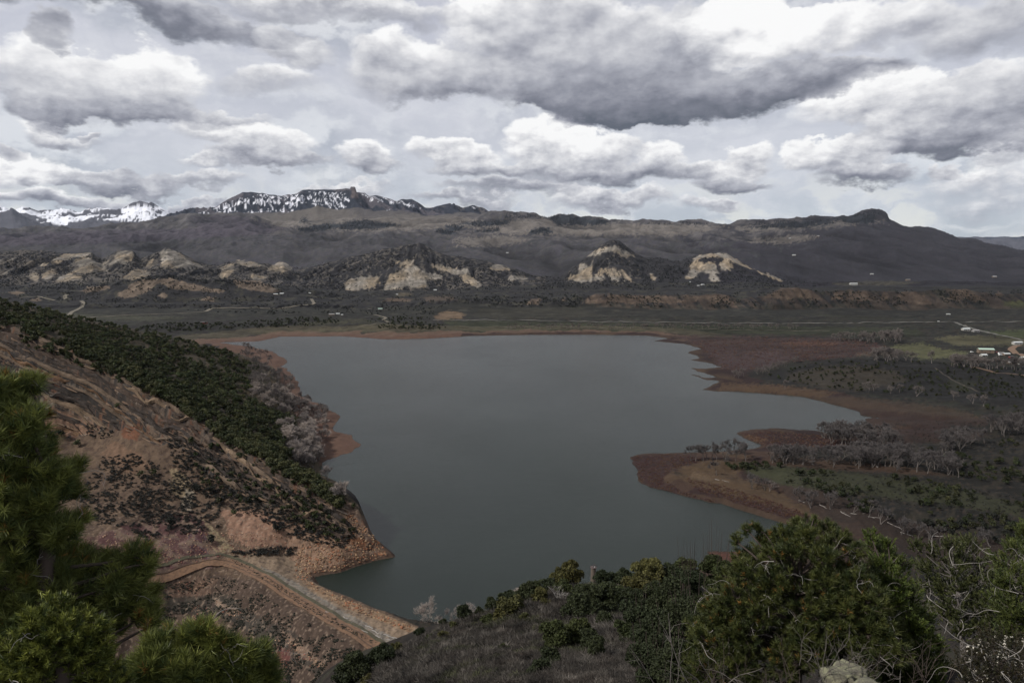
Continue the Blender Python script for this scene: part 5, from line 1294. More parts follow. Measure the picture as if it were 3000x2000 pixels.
def big_tree(name, label, lobes, rdist, base_uvr, shoots, nn, nl, nw, spread, along, cA, cB, tipcol=None, trunk_r=.09, dead=0, dead_len=.35, limb=None, up=.35, bare=0, depthk=1.0, deadspan=None):
    lob = []
    for q in lobes:
        u, v, rp = q[:3]; r = (q[3] if len(q) > 3 else rdist) * rng.uniform(.97, 1.03)
        lob.append(np.append(lobe_pt(u, v, r), rp * (.86 if rdist < 5 else 1) / F * r))
    for q in list(lobes):
        if q[2] > 42 and rdist > 5:
            r = rdist * .94; lob.append(np.append(lobe_pt(q[0] + rng.normal(0, q[2] * .3), q[1] + q[2] * .35, r), q[2] * .8 / F * r))
    lob = np.array(lob); base = lobe_pt(*base_uvr)
    o = empty(name, base); tag(o, label, 'pine' if 'pine' in name else ('shrub' if 'berry' in name else 'juniper'))
    cen = lob[:, :3].mean(0); top = lob[np.argmax(lob[:, 2]), :3]
    spine = np.array([base, base * .6 + cen * .4, cen, cen * .75 + top * .25])
    tb = MB(); tb.tube(smooth_line(spine, 9) - base, np.linspace(trunk_r, trunk_r * .3, 9), 7)
    br = MB(); tips = []; dirs = []
    sl_ = smooth_line(spine, 24)
    for c in lob:
        p = c[:3]; r = c[3]
        j_ = np.argmin(np.linalg.norm(sl_ - (p - [0, 0, np.linalg.norm(p - cen) * .35]), axis=1)); s0 = sl_[j_]
        m1 = s0 * .6 + p * .4 + rng.normal(0, .06, 3) * np.linalg.norm(p - s0) - [0, 0, .06 * np.linalg.norm(p - s0)]
        m2 = s0 * .25 + p * .75 + rng.normal(0, .05, 3) * np.linalg.norm(p - s0)
        rr = trunk_r * .28 * min(1, np.linalg.norm(p - s0) + .3)
        tb.tube(smooth_line([s0, m1, m2, p], 8) - base, np.linspace(rr, rr * .25, 8), 5, cap=False)
        k = max(4, int(shoots * (r / (lob[:, 3].mean())) ** 2))
        outw = (p - s0) / (np.linalg.norm(p - s0) + 1e-6)
        for i in range(k):
            dr = unit(1)[0] + outw * .35 + [0, 0, up]; dr /= np.linalg.norm(dr)
            tip = p + dr * r * rng.uniform(.35, 1.0) * [1, 1, .9]
            st_ = p - outw * r * rng.uniform(0, .6) + unit(1)[0] * r * .15
            mid = (st_ + tip) / 2 + rng.normal(0, .08, 3) * r - [0, 0, r * .08]
            sd = tip - mid; sd /= np.linalg.norm(sd) + 1e-9; sd = sd + [0, 0, up * .8]; sd /= np.linalg.norm(sd)
            if rng.random() < .55: br.tube(np.array([st_, mid, tip]) - base, [rr * .35, rr * .22, rr * .12], 3, cap=False)
            tips.append(tip); dirs.append(sd)
    tips = np.array(tips); dirs = np.array(dirs)
    mixc = rng.uniform(0, 1, (len(tips), 1)); cols = np.array(cA) * (1 - mixc) + np.array(cB) * mixc
    V_, F_, C_ = needles(tips, dirs, nn, nl, nw, spread, along, cols)
    if tipcol is not None:
        i = rng.random(len(tips)) < .035
        if i.any():
            v2, f2, c2 = needles(tips[i], dirs[i], nn // 2, nl * .8, nw * 1.2, spread * .8, along * .6, np.ones((i.sum(), 1)) * np.array(tipcol))
            F_ = np.concatenate([F_, f2 + len(V_)]); V_ = np.concatenate([V_, v2]); C_ = np.concatenate([C_, c2])
    mesh('crown', V_ - base, F_, M_needle, parent=o, col=C_)
    bv, bf_, _ = br.get(); tb.add(bv, bf_)
    tb.build('trunk', limb or M_bark_dark, o, True)
    if dead:
        dl_ = lob if deadspan is None else lob[deadspan]
        for i in range(dead):
            db = MB()
            c = dl_[rng.integers(0, len(dl_))]; p = c[:3] + unit(1)[0] * c[3] * rng.uniform(.3, .95) - [0, 0, c[3] * .3]
            toc = np.array([0, 0, CZ]) - p; toc /= np.linalg.norm(toc); p = p + toc * c[3] * rng.uniform(.0, .5)
            d0 = unit(1)[0]; d0[2] *= .6; L_ = dead_len * rng.uniform(.4, 1.1); pts = [p]
            for k in range(7):
                d0 = d0 + rng.normal(0, .42, 3); d0 /= np.linalg.norm(d0); pts.append(pts[-1] + d0 * L_ / 7)
            w0 = dead_len * rng.uniform(.004, .010)
            db.tube(smooth_line(pts, 14) - base, np.linspace(w0, w0 * .3, 14), 4, cap=False)
            for b_ in range(rng.integers(1, 4)):
                q = pts[rng.integers(1, 5)]; d1 = unit(1)[0]; pp = [q]
                for k in range(4):
                    d1 = d1 + rng.normal(0, .35, 3); d1 /= np.linalg.norm(d1); pp.append(pp[-1] + d1 * L_ * .10)
                db.tube(np.array(pp) - base, np.linspace(w0 * .55, w0 * .2, 5), 3, cap=False)
            db.build('dead_branch', M_dead, o)
    return o

PA, PB = lin(54, 66, 38, 1.3), lin(108, 112, 56, 1.4)
TIP = lin(150, 112, 62, 1.0)
big_tree('pinyon_pine', 'green pine filling the left edge with long needle tufts and thin grey twigs',
 [(30,1150,70),(85,1130,45),(20,1230,100),(85,1240,60),(120,1300,45),(40,1330,100),(100,1350,60),(60,1420,110),(160,1400,60),(215,1370,40),(120,1480,80),(200,1440,45),(50,1550,120),(170,1560,65),(220,1530,40),(100,1640,110),(200,1650,70),(270,1680,70),(330,1640,40),(400,1625,48),(440,1650,30),(330,1720,70),(390,1700,55),(180,1720,90),(60,1720,110),(420,1745,45),(350,1780,70),(420,1800,50),(455,1830,28),(250,1780,90),(40,1820,110),(300,1850,70),(-60,1300,120),(-70,1500,130),(-60,1700,130),(-60,1150,70)],
 3.4, (-120, 2700, 3.6), 62, 64, .052, .0016, 1.1, .06, PA, PB, TIP, .07, dead=40, dead_len=.20, up=.45)
big_tree('pinyon_pine', 'lower pine branches with upright needle tufts reaching right along the bottom edge',
 [(590,1850,40),(560,1875,48),(630,1885,45),(680,1895,35),(520,1910,55),(590,1930,60),(660,1945,60),(720,1925,42),(770,1905,25),(760,1955,48),(700,1990,60),(620,2000,80),(540,1980,70),(450,1960,70),(400,2010,80),(460,1890,40),(500,1850,18),(780,1990,40)],
 3.0, (300, 2700, 3.3), 46, 64, .052, .0016, 1.05, .06, PA, lin(112, 116, 56, 1.35), TIP, .05, dead=14, dead_len=.18, up=.6)
big_tree('juniper_tree', 'yellow green juniper with scaly sprays in front of the left pine',
 [(170,1790,55),(100,1830,60),(230,1830,60),(290,1840,40),(170,1870,90),(90,1920,80),(250,1900,80),(300,1930,45),(180,1960,100),(60,1990,90),(280,1990,80),(20,1900,50),(340,2010,50),(140,1755,22)],
 2.7, (180, 2700, 2.9), 90, 46, .020, .0019, .95, .060, lin(52, 62, 30, 1.25), lin(112, 116, 52, 1.3), None, .05, dead=6, dead_len=.15, up=.25)
big_tree('pinyon_pine', 'big twisted pine at lower right with pale dead twigs all through it',
 [(2187,1552,24),(2152,1584,24),(2221,1548,24),(2240,1580,32),(2297,1572,42),(2361,1552,46),(2425,1552,36),(2331,1526,13),(2384,1518,11),(2255,1610,52),(2340,1600,60),(2467,1583,40),(2505,1612,34),(2420,1620,60),(2200,1660,62),(2290,1680,75),(2400,1690,80),(2500,1680,62),(2160,1730,70),(2250,1760,80),(2360,1760,85),(2470,1760,80),(2540,1750,60),(2110,1790,70),(2200,1830,80),(2320,1840,90),(2430,1840,80),(2530,1830,75),(2600,1830,45),(2060,1860,62),(2160,1900,75),(2280,1910,80),(2400,1910,70),(2500,1900,70),(2600,1900,60),(2060,1940,70),(2180,1975,70)],
 8.2, (2330, 2040, 8.3), 64, 52, .060, .0030, 1.15, .07, lin(46, 56, 30, 1.0), lin(86, 90, 46, 1.0), TIP, .075, dead=95, dead_len=.42, up=.4, deadspan=slice(12, None))
big_tree('juniper_tree', 'dense yellow green juniper pressed against the right side of the big pine',
 [(2550,1565,22),(2560,1600,36),(2600,1590,22),(2590,1640,48),(2640,1650,30),(2610,1700,58),(2560,1700,50),(2650,1740,50),(2620,1790,66),(2680,1820,52),(2650,1870,66),(2700,1880,55),(2740,1890,30),(2680,1950,66),(2740,1960,45),(2600,1960,60)],
 9.2, (2640, 2060, 9.3), 90, 30, .040, .0050, .9, .12, lin(54, 66, 32, 1.15), lin(88, 98, 44, 1.15), None, .07, dead=6, dead_len=.4, up=.5)
big_tree('juniper_tree', 'thin grey limbed juniper with sparse foliage left of the right edge',
 [(2690,1600,32),(2740,1615,32),(2790,1600,36),(2840,1600,42),(2720,1660,42),(2800,1650,46),(2860,1650,40),(2760,1710,46),(2840,1710,46),(2700,1720,36),(2900,1700,42),(2800,1770,50),(2880,1770,50),(2740,1790,40),(2820,1830,50),(2900,1830,48)],
 12.5, (2830, 1960, 12.6), 44, 34, .045, .0060, 1.0, .14, lin(54, 60, 36, 1.1), lin(78, 82, 46, 1.1), None, .055, dead=30, dead_len=.60, limb=M_bark, up=.5, bare=1)
big_tree('juniper_tree', 'ragged juniper cut by the right edge of the picture',
 [(2930,1640,34),(2975,1610,36),(3010,1560,40),(3040,1620,60),(2960,1690,44),(3010,1700,60),(2950,1760,50),(3020,1790,60),(2970,1840,50),(3050,1860,60)],
 11.5, (3010, 2000, 11.6), 70, 36, .045, .0058, 1.0, .14, lin(54, 64, 34, 1.15), lin(84, 90, 46, 1.15), None, .06, dead=16, dead_len=.6, limb=M_bark, up=.5)
sb = big_tree('serviceberry_shrub', 'low dark shrub with small reddish leaves and white blossom in the bottom right corner',
 [(2860,1900,50),(2910,1870,45),(2970,1880,50),(2840,1960,60),(2920,1940,70),(2990,1950,70),(2880,2000,60),(2960,2010,60)],
 6.5, (2920, 2120, 6.6), 34, 22, .018, .0042, 1.4, .10, lin(44, 46, 28, .85), lin(62, 54, 36, .85), None, .03, dead=24, dead_len=.35, up=.5)
bl_ = MB()
for i in range(150):
    q = lobe_pt(rng.uniform(2830, 3010), rng.uniform(1860, 2000), 6.5 - rng.uniform(.05, .35)) - np.array(sb.location)
    for k in range(4):
        a = unit(1)[0] * .010; b2 = np.cross(a, unit(1)[0])
        bl_.add([q, q + a, q + a * .5 + b2], [(0, 1, 2)])
bl_.build('blossom', plain_mat('pale_petal', lin(190, 184, 170, .8), .8), sb)

# bare shrubs with thin grey stems at the bottom edge in front of the big pine
def bare_shrub(label, pts, nst, h, w, seed, mat=M_bark):
    r_ = np.random.default_rng(seed); base = lobe_pt(*pts[0]); o = empty('bare_shrub', base); tag(o, label, 'shrub'); mb = MB()
    for i in range(nst):
        p0 = lobe_pt(*pts[r_.integers(0, len(pts))]) + r_.normal(0, .15, 3) * [1, 1, .2]
        d0 = np.array([r_.normal(0, .45), r_.normal(0, .3), 1.0]); d0 /= np.linalg.norm(d0); L_ = h * r_.uniform(.5, 1.1); pp = [p0]
        for k in range(6):
            d0 = d0 + r_.normal(0, .16, 3); d0 /= np.linalg.norm(d0); pp.append(pp[-1] + d0 * L_ / 6)
        mb.tube(np.array(pp) - base, np.linspace(w, w * .3, 7), 4, cap=False)
        for b_ in range(5):
            q = pp[r_.integers(1, 6)]; d1 = d0 + r_.normal(0, .7, 3); d1 /= np.linalg.norm(d1); qq = [q]
            for k in range(3):
                d1 = d1 + r_.normal(0, .25, 3); d1 /= np.linalg.norm(d1); qq.append(qq[-1] + d1 * L_ * .12)
            mb.tube(np.array(qq) - base, np.linspace(w * .5, w * .2, 4), 3, cap=False)
        if nst < 12: mb.build('stem', mat, o); mb = MB()
    if nst >= 12: mb.build('stems', mat, o)
    return o
bare_shrub('tangle of thin grey stems under the big right pine at the bottom edge', [(2120, 2060, 6.0), (2200, 2060, 6.0), (2280, 2050, 6.2), (2360, 2050, 6.2)], 40, .36, .003, 5, M_bark_dark)
bare_shrub('taller grey twigs leaning over the left side of the lichen boulder', [(2380, 2030, 6.4), (2440, 2020, 6.6), (2500, 2010, 7.0)], 26, .42, .0035, 6)
bare_shrub('few tall pale stems at the bottom left of the big pine', [(2030, 2050, 5.5), (2060, 2050, 5.5)], 8, .55, .004, 7)
bare_shrub('leafless grey brush behind the boulder at the foot of the juniper', [(2600, 2000, 7.6), (2680, 2000, 7.6), (2740, 2000, 7.8)], 18, .4, .0035, 9, M_bark_dark)
bare_shrub('white snag twigs sticking up from the brush on the rim', [(1630, 1752, 150), (1640, 1750, 150), (1655, 1752, 150)], 7, 3.6, .07, 11, M_dead)

# ------------------------------------------------------------------ boulders
rockm = bpy.data.materials.new('lichen_rock'); rockm.use_nodes = True
t = NT(rockm.node_tree); b = rockm.node_tree.nodes['Principled BSDF']
tcx = t.new('ShaderNodeTexCoord'); ob_ = tcx.outputs['Object']
n_ = t.noise(ob_, 14, 8, .7); n2_ = t.noise(ob_, 60, 5, .7)
c = t.mix(t.step(n_, .42, .60), lin(104, 100, 86, .75), lin(136, 135, 108, .72))
c = t.mix(t.step(n2_, .60, .72), c, lin(70, 64, 56, .85))
t.l.new(c, b.inputs['Base Color']); b.inputs['Roughness'].default_value = .95
bp = t.new('ShaderNodeBump'); bp.inputs['Distance'].default_value = .03; bp.inputs['Strength'].default_value = .9
t.l.new(t.m('ADD', n_, t.m('MULTIPLY', n2_, .3)), bp.inputs['Height']); t.l.new(bp.outputs[0], b.inputs['Normal'])
def rock_mesh(rx, ry, rz, seed, nu=48, nv=26, mat=rockm, name='boulder', rough=.22):
    th = np.linspace(0, 2 * math.pi, nu + 1)[:-1]; ph = np.linspace(.0004, math.pi - .0004, nv)
    T_, P_ = np.meshgrid(th, ph); X = np.sin(P_) * np.cos(T_); Y = np.sin(P_) * np.sin(T_); Z_ = np.cos(P_)
    sq = lambda a: np.sign(a) * np.abs(a) ** .75
    k = 1 + rough * (fbm(X * 2 + seed, Y * 2 + Z_ * 1.7, 5, seed)) 
    Vr = np.stack([sq(X) * rx * k, sq(Y) * ry * k, sq(Z_) * rz * k], 2).reshape(-1, 3)
    f = []
    for i in range(nv - 1):
        for j_ in range(nu): f.append((i * nu + j_, i * nu + (j_ + 1) % nu, (i + 1) * nu + (j_ + 1) % nu, (i + 1) * nu + j_))
    return mesh(name, Vr, np.array(f), mat, True, link=False)
for (u, v, r, rx, ry, rz, sd, lb) in [(2576, 2134, 6.1, .50, .30, .16, 3, 'largest pale lichen covered boulder at the bottom edge'), (2452, 1982, 6.7, .10, .12, .055, 5, 'small flat lichen stone left of the largest boulder'), (2490, 1972, 7.0, .13, .12, .065, 8, 'flat lichen stone tucked behind the largest boulder')]:
    o = obj('boulder', rock_mesh(rx, ry, rz, sd)); o.location = lobe_pt(u, v, r); o.rotation_euler = (0, 0, .3 * sd); tag(o, lb, 'boulder')

# loose stone on the bank, the scree foot and the outer face: uncountable
stone = []
for k in range(4):
    a = unit(12); hull = a * rng.uniform(.35, .6, (12, 1)) * [1.2, .9, .7]
    me_ = bpy.data.meshes.new('tmp'); import bmesh
    bm = bmesh.new(); [bm.verts.new(q) for q in hull]; bmesh.ops.convex_hull(bm, input=bm.verts); bmesh.ops.triangulate(bm, faces=bm.faces); bm.verts.ensure_lookup_table(); bm.verts.index_update()
    keepv = [x for x in bm.verts if x.link_faces]; ix = {x.index: i for i, x in enumerate(keepv)}
    stone.append((np.array([x.co[:] for x in keepv]), np.array([[ix[x.index] for x in f.verts] for f in bm.faces]), None)); bm.free()
def stones(name, polys, n, h0, h1, cols, y1=420, noise=None, slab=None):
    g = ground_pts(polys, n, 225, True, 225, y1, noise)
    pr = [(a * (slab or (1, 1, 1)) + (0 if slab is None else np.stack([a[:, 0] * 0, a[:, 0] * 0, -.40 * a[:, 0] * slab[0]], 1)), b_, np.ones((len(a), 3))) for a, b_, _ in stone]
    tint = np.array([lin(*cols[i], .8) for i in rng.integers(0, len(cols), len(g))]) * rng.uniform(.75, 1.2, (len(g), 1))
    sc_ = h0 + (h1 - h0) * rng.random(len(g)) ** 3
    V_, F_, C_ = scatter(pr, g, sc_, rng.uniform(0, 6.28, len(g)) if slab is None else rng.normal(-.15, .12, len(g)), tint=tint)
    tag(mesh(name, V_, F_, M_stone, col=C_), kind='stuff')
M_stone = leaf_mat('stone', (0, 0, 0), .1, attr=True, transl=0, rough=.95)
stones('shore_rubble', [[(870,1600),(960,1560),(1060,1590),(1150,1630),(1040,1662),(920,1690),(900,1700),(1210,1838),(1200,1850),(1000,1775),(860,1690)], [(1000,1480),(1060,1530),(1120,1600),(1150,1630),(1090,1610),(1030,1560)]], 2600, .35, 1.6, [(170,142,112),(140,112,88),(150,104,78),(120,100,84)])
stones('scree_rubble', [[(620,1745),(720,1800),(740,1830),(640,1790)], [(560,1770),(620,1780),(640,1850),(560,1840)], [(820,1850),(960,1950),(920,1960),(800,1880)], [(300,1560),(860,1560),(860,1620),(640,1640),(300,1680)], [(520,1700),(620,1710),(600,1740),(520,1740)]], 2000, .3, 1.1, [(176,146,120),(150,122,98),(140,96,82)])
stones('cliff_blocks', [[(max(min(u, 1010), -600), min(v, 1560)) for u, v in CLIFF]], 3600, .5, 3.4, [(124,102,84),(104,86,72),(132,110,90),(90,80,72)], 640, slab=(2.8, 1.0, .32))

# protruding beds of the tilted strata, continuous ribs of rock along the scarp
def bed_ribs():
    mb = MB(); r_ = np.random.default_rng(77)
    okc = np.where((S > -.92) & (S < -.12))[0]
    B_ = Bd - .25 * T * fbm(xg / 15, yg / 15, 2, 77)
    rows = np.where((Yn > 300) & (Yn < 640))[0]; sub = B_[rows][:, okc]; cms = cm[rows][:, okc]; Zs = Z[rows][:, okc]
    levels = []; L_ = float(np.percentile(sub[cms > .4], 1))
    top_ = float(np.percentile(sub[cms > .4], 99))
    while L_ < top_:
        levels.append(L_); L_ += r_.uniform(1.0, 3.4)
    for L_ in levels:
        sgn = (sub[:-1] < L_) != (sub[1:] < L_)
        sgn &= (cms[:-1] > .45) & (sub[:-1] > -1e9)
        sgn &= (S[okc] * 1.0 < -.235)[None]
        pts = []
        for c in range(len(okc)):
            k = np.where(sgn[:, c])[0]
            pts.append(k[0] if len(k) else -1)
        run = []
        def flush(run):
            if len(run) < 14: return
            x = []; y = []; z = []
            for c in run[::3]:
                k = pts[c]; yy = Yn[rows[k]]; x.append(S[okc[c]] * yy); y.append(yy); z.append(Zs[k, c])
            p = np.stack([x, y, z], 1)
            for _ in range(2): p[1:-1] = (p[:-2] + p[1:-1] * 2 + p[2:]) / 4
            n = len(p); out = np.array([.38, -.92, 0.0])
            th = r_.uniform(.35, 1.7); nz = fbm(np.arange(n) / 5.0, np.full(n, L_), 4, 9)
            env = np.clip(np.minimum(np.arange(n), n - 1 - np.arange(n)) / 3.0, .1, 1)
            pro = (r_.uniform(.5, 2.2) * (1 + .8 * nz) * env)[:, None]; thk = (th * (1 + .6 * fbm(np.arange(n) / 4.0, np.full(n, L_ + 9), 3, 4)) * env)[:, None]
            up = np.array([0, 0, 1.0])
            V_ = np.stack([p - out * 3 + up * (thk + .6), p + out * pro + up * thk * .8, p + out * pro * .85 - up * thk * .5, p - out * 1.5 - up * thk * .5], 1).reshape(-1, 3)
            f = []
            for i in range(n - 1):
                for a, b2 in ((0, 1), (1, 2), (2, 3)):
                    f.append((i * 4 + a, i * 4 + b2, (i + 1) * 4 + b2, (i + 1) * 4 + a))
            h_ = (math.sin(L_ * 7.7) * 43.7) % 1
            base_c = [(116, 100, 85), (80, 68, 60), (130, 111, 92), (70, 63, 58), (112, 88, 68)][int(h_ * 5)]
            mb.add(V_, f, np.array(lin(*base_c, .62)) * np.repeat(1 + .3 * nz, 4)[:, None])
        lim = r_.integers(40, 160)
        for c in range(len(okc)):
            if pts[c] >= 0 and (not run or abs(Yn[rows[pts[c]]] - Yn[rows[pts[run[-1]]]]) < 4.5) and len(run) < lim: run.append(c)
            else:
                flush(run); lim = r_.integers(40, 160); run = [c] if pts[c] >= 0 and r_.random() < .9 else []
        flush(run)
    return mb
rb = terrain_mat('bedded_rock', (.35, 1.6), (.35, .35), bump=(1.2, .5, .8))
tag(bed_ribs().build('rock_strata', rb), kind='structure')

# ------------------------------------------------------------------ driftwood
dw = [(955,1792,18,.5),(1005,1806,22,.55),(1030,1822,46,.52),(1070,1832,30,.42),(1090,1846,40,.5),(1125,1858,34,.42),(1150,1866,44,.35),(1165,1874,34,.3),(1135,1872,26,.5),(1180,1880,28,.15),(1100,1862,24,.45),(1060,1845,22,.5)]
def log_at(u, v, lpx, slope, label, group=None, forks=2):
    g = cast(u, v, 225)[0]
    if np.isnan(g[1]): return
    D_ = math.sqrt(g[0] ** 2 + g[1] ** 2 + (CZ - g[2]) ** 2); L_ = lpx / F * D_
    g2 = cast(u + lpx, v + lpx * slope, 225)[0]
    d_ = (g2 - g) if not np.isnan(g2[1]) else np.array([L_, 0, 0])
    d_ = d_ / np.linalg.norm(d_) * L_
    mb = MB(); pts = [d_ * k + rng.normal(0, .04, 3) * L_ * [1, 1, .1] + [0, 0, .16] for k in np.linspace(0, 1, 5)]
    mb.tube(pts, np.linspace(.20, .09, 5), 6)
    for i in range(forks):
        q = pts[rng.integers(1, 4)]; e = d_ / L_ + rng.normal(0, .6, 3); e /= np.linalg.norm(e)
        mb.tube([q, q + e * L_ * .12 + [0, 0, .2], q + e * L_ * .25 + [0, 0, .3]], [.09, .07, .04], 4)
    o = mb.build('driftwood_log', M_dead); o.location = g; tag(o, label, 'log', group)
for a in dw: log_at(*a, 'bleached driftwood log stranded on the gravel bank beside the dirt road', 'driftwood on the gravel bank')
log_at(2098, 1404, 42, .18, 'single fallen trunk lying on the ochre grass of the right peninsula')
for a in [(2462,1498,40,.5),(2500,1506,60,.15),(2600,1530,40,.5),(2400,1478,22,.5),(2340,1465,20,.4),(2730,1570,30,0),(2640,1560,26,.3)]: log_at(*a, 'fallen grey log among the stunted bare trees on the near right shore', 'fallen logs on the near right shore')
log_at(890, 1310, 34, .35, 'pale fallen logs heaped on the small left beach', None, 5)

# ------------------------------------------------------------------ stone tower by the water
tx, ty = at_z(1738, 1700, 0.0); tx, ty = float(tx), float(ty)
M_masonry = plain_mat('rough_masonry', lin(104, 92, 82, .6), .95, 2.2, .45, bump=.05)
M_iron = plain_mat('dark_iron', lin(46, 40, 40, .8), .6, 4, .2)
M_white = plain_mat('white_paint', lin(225, 225, 222, .9), .6, 3, .08)
tw_ = empty('intake_tower', (tx, ty, -1.0)); tag(tw_, 'slim round stone tower with railed top rising behind the pines at the water', 'tower')
th_ = 1.0 + 6.4
mb = MB(); mb.tube([(0, 0, 0), (0, 0, 3), (0, 0, 6), (0, 0, th_)], [1.35, 1.28, 1.2, 1.15], 16); mb.build('shaft', M_masonry, tw_)
mb = MB(); mb.tube([(0, 0, th_), (0, 0, th_ + .25), (0, 0, th_ + .3)], [1.2, 1.55, 1.55], 16); mb.build('platform', plain_mat('pink_slab', lin(112, 94, 92, .6), .9), tw_)
mb = MB()
for k in range(10):
    a = k * .628; mb.tube([(1.45 * math.cos(a), 1.45 * math.sin(a), th_ + .3), (1.45 * math.cos(a), 1.45 * math.sin(a), th_ + 1.15)], .04, 4)
for hh in (.7, 1.15):
    mb.tube([(1.45 * math.cos(a), 1.45 * math.sin(a), th_ + hh) for a in np.linspace(0, 6.283, 21)], .035, 4)
mb.build('railing', M_iron, tw_)
mb = MB(); mb.tube([(.3, 0, th_ + .3), (.3, 0, th_ + .9), (.3, 0, th_ + 1.4)], [.5, .5, .25], 10); mb.tube([(-.1, .2, th_ + .3), (-.1, .2, th_ + 2.6)], .05, 4); mb.build('hoist', M_iron, tw_)
mb = MB(); mb.tube([(.45, -.5, th_ + .65), (.45, -.62, th_ + .65)], [.3, .3], 12); mb.build('gauge_plate', M_white, tw_)

# ------------------------------------------------------------------ farmhouses, sheds and vehicles in the valley
M_glass = plain_mat('window_glass', lin(50, 56, 62, .8), .2)
M_wallw = plain_mat('white_wall', lin(176, 174, 168, .7), .85, 1, .1)
M_wallt = plain_mat('tan_wall', lin(120, 104, 90, .7), .85, 1, .1)
M_wallr = plain_mat('barn_red', lin(110, 52, 44, .9), .85, 1, .15)
M_roofw = plain_mat('pale_metal_roof', lin(200, 204, 202, .7), .6, 1, .06)
M_roofg = plain_mat('pale_green_roof', lin(176, 198, 182, .75), .6, 1, .06)
M_roofd = plain_mat('dark_roof', lin(70, 66, 66, .9), .85, 1, .15)
M_roofy = plain_mat('grey_roof', lin(128, 126, 124, .9), .8, 1, .15)
def house(name, cat, label, u, v, wpx, depth=.6, wall=M_wallw, roof=M_roofw, rz=0.1, hk=.26):
    g = cast(u, v, 225)[0]
    if np.isnan(g[1]): return
    D_ = math.sqrt(g[0] ** 2 + g[1] ** 2); w = wpx / F * D_; dp = w * depth; h = max(2.4, w * hk)
    o = empty(name, (g[0], g[1], g[2] - .3), rz); tag(o, label, cat)
    mb = MB(); mb.box((0, 0, h / 2), (w / 2, dp / 2, h / 2))
    rh = dp * .22
    for sx in (-1, 1): mb.add([(sx * w / 2, -dp / 2, h), (sx * w / 2, dp / 2, h), (sx * w / 2, 0, h + rh)], [(0, 1, 2)])
    mb.build('wall', wall, o)
    mb = MB(); e = .4; a = math.atan2(rh, dp / 2)
    for sy in (-1, 1):
        q = [(-w / 2 - e, 0, h + rh + .05), (w / 2 + e, 0, h + rh + .05), (w / 2 + e, sy * (dp / 2 + e), h - .15), (-w / 2 - e, sy * (dp / 2 + e), h - .15)]
        q2 = [(x, y, z + .18) for x, y, z in q]
        mb.add(q + q2, [(0, 1, 2, 3), (4, 5, 6, 7), (0, 1, 5, 4), (1, 2, 6, 5), (2, 3, 7, 6), (3, 0, 4, 7)])
    mb.build('roof', roof, o)
    mb = MB(); mb.box((-w * .1, -dp / 2 - .06, 1.1), (.55, .05, 1.05)); mb.build('door', M_roofd, o)
    for fx in (-.32, .22):
        mb = MB(); mb.box((w * fx, -dp / 2 - .06, h * .55), (min(.8, w * .08), .05, .55)); mb.build('window', M_glass, o)
    return o
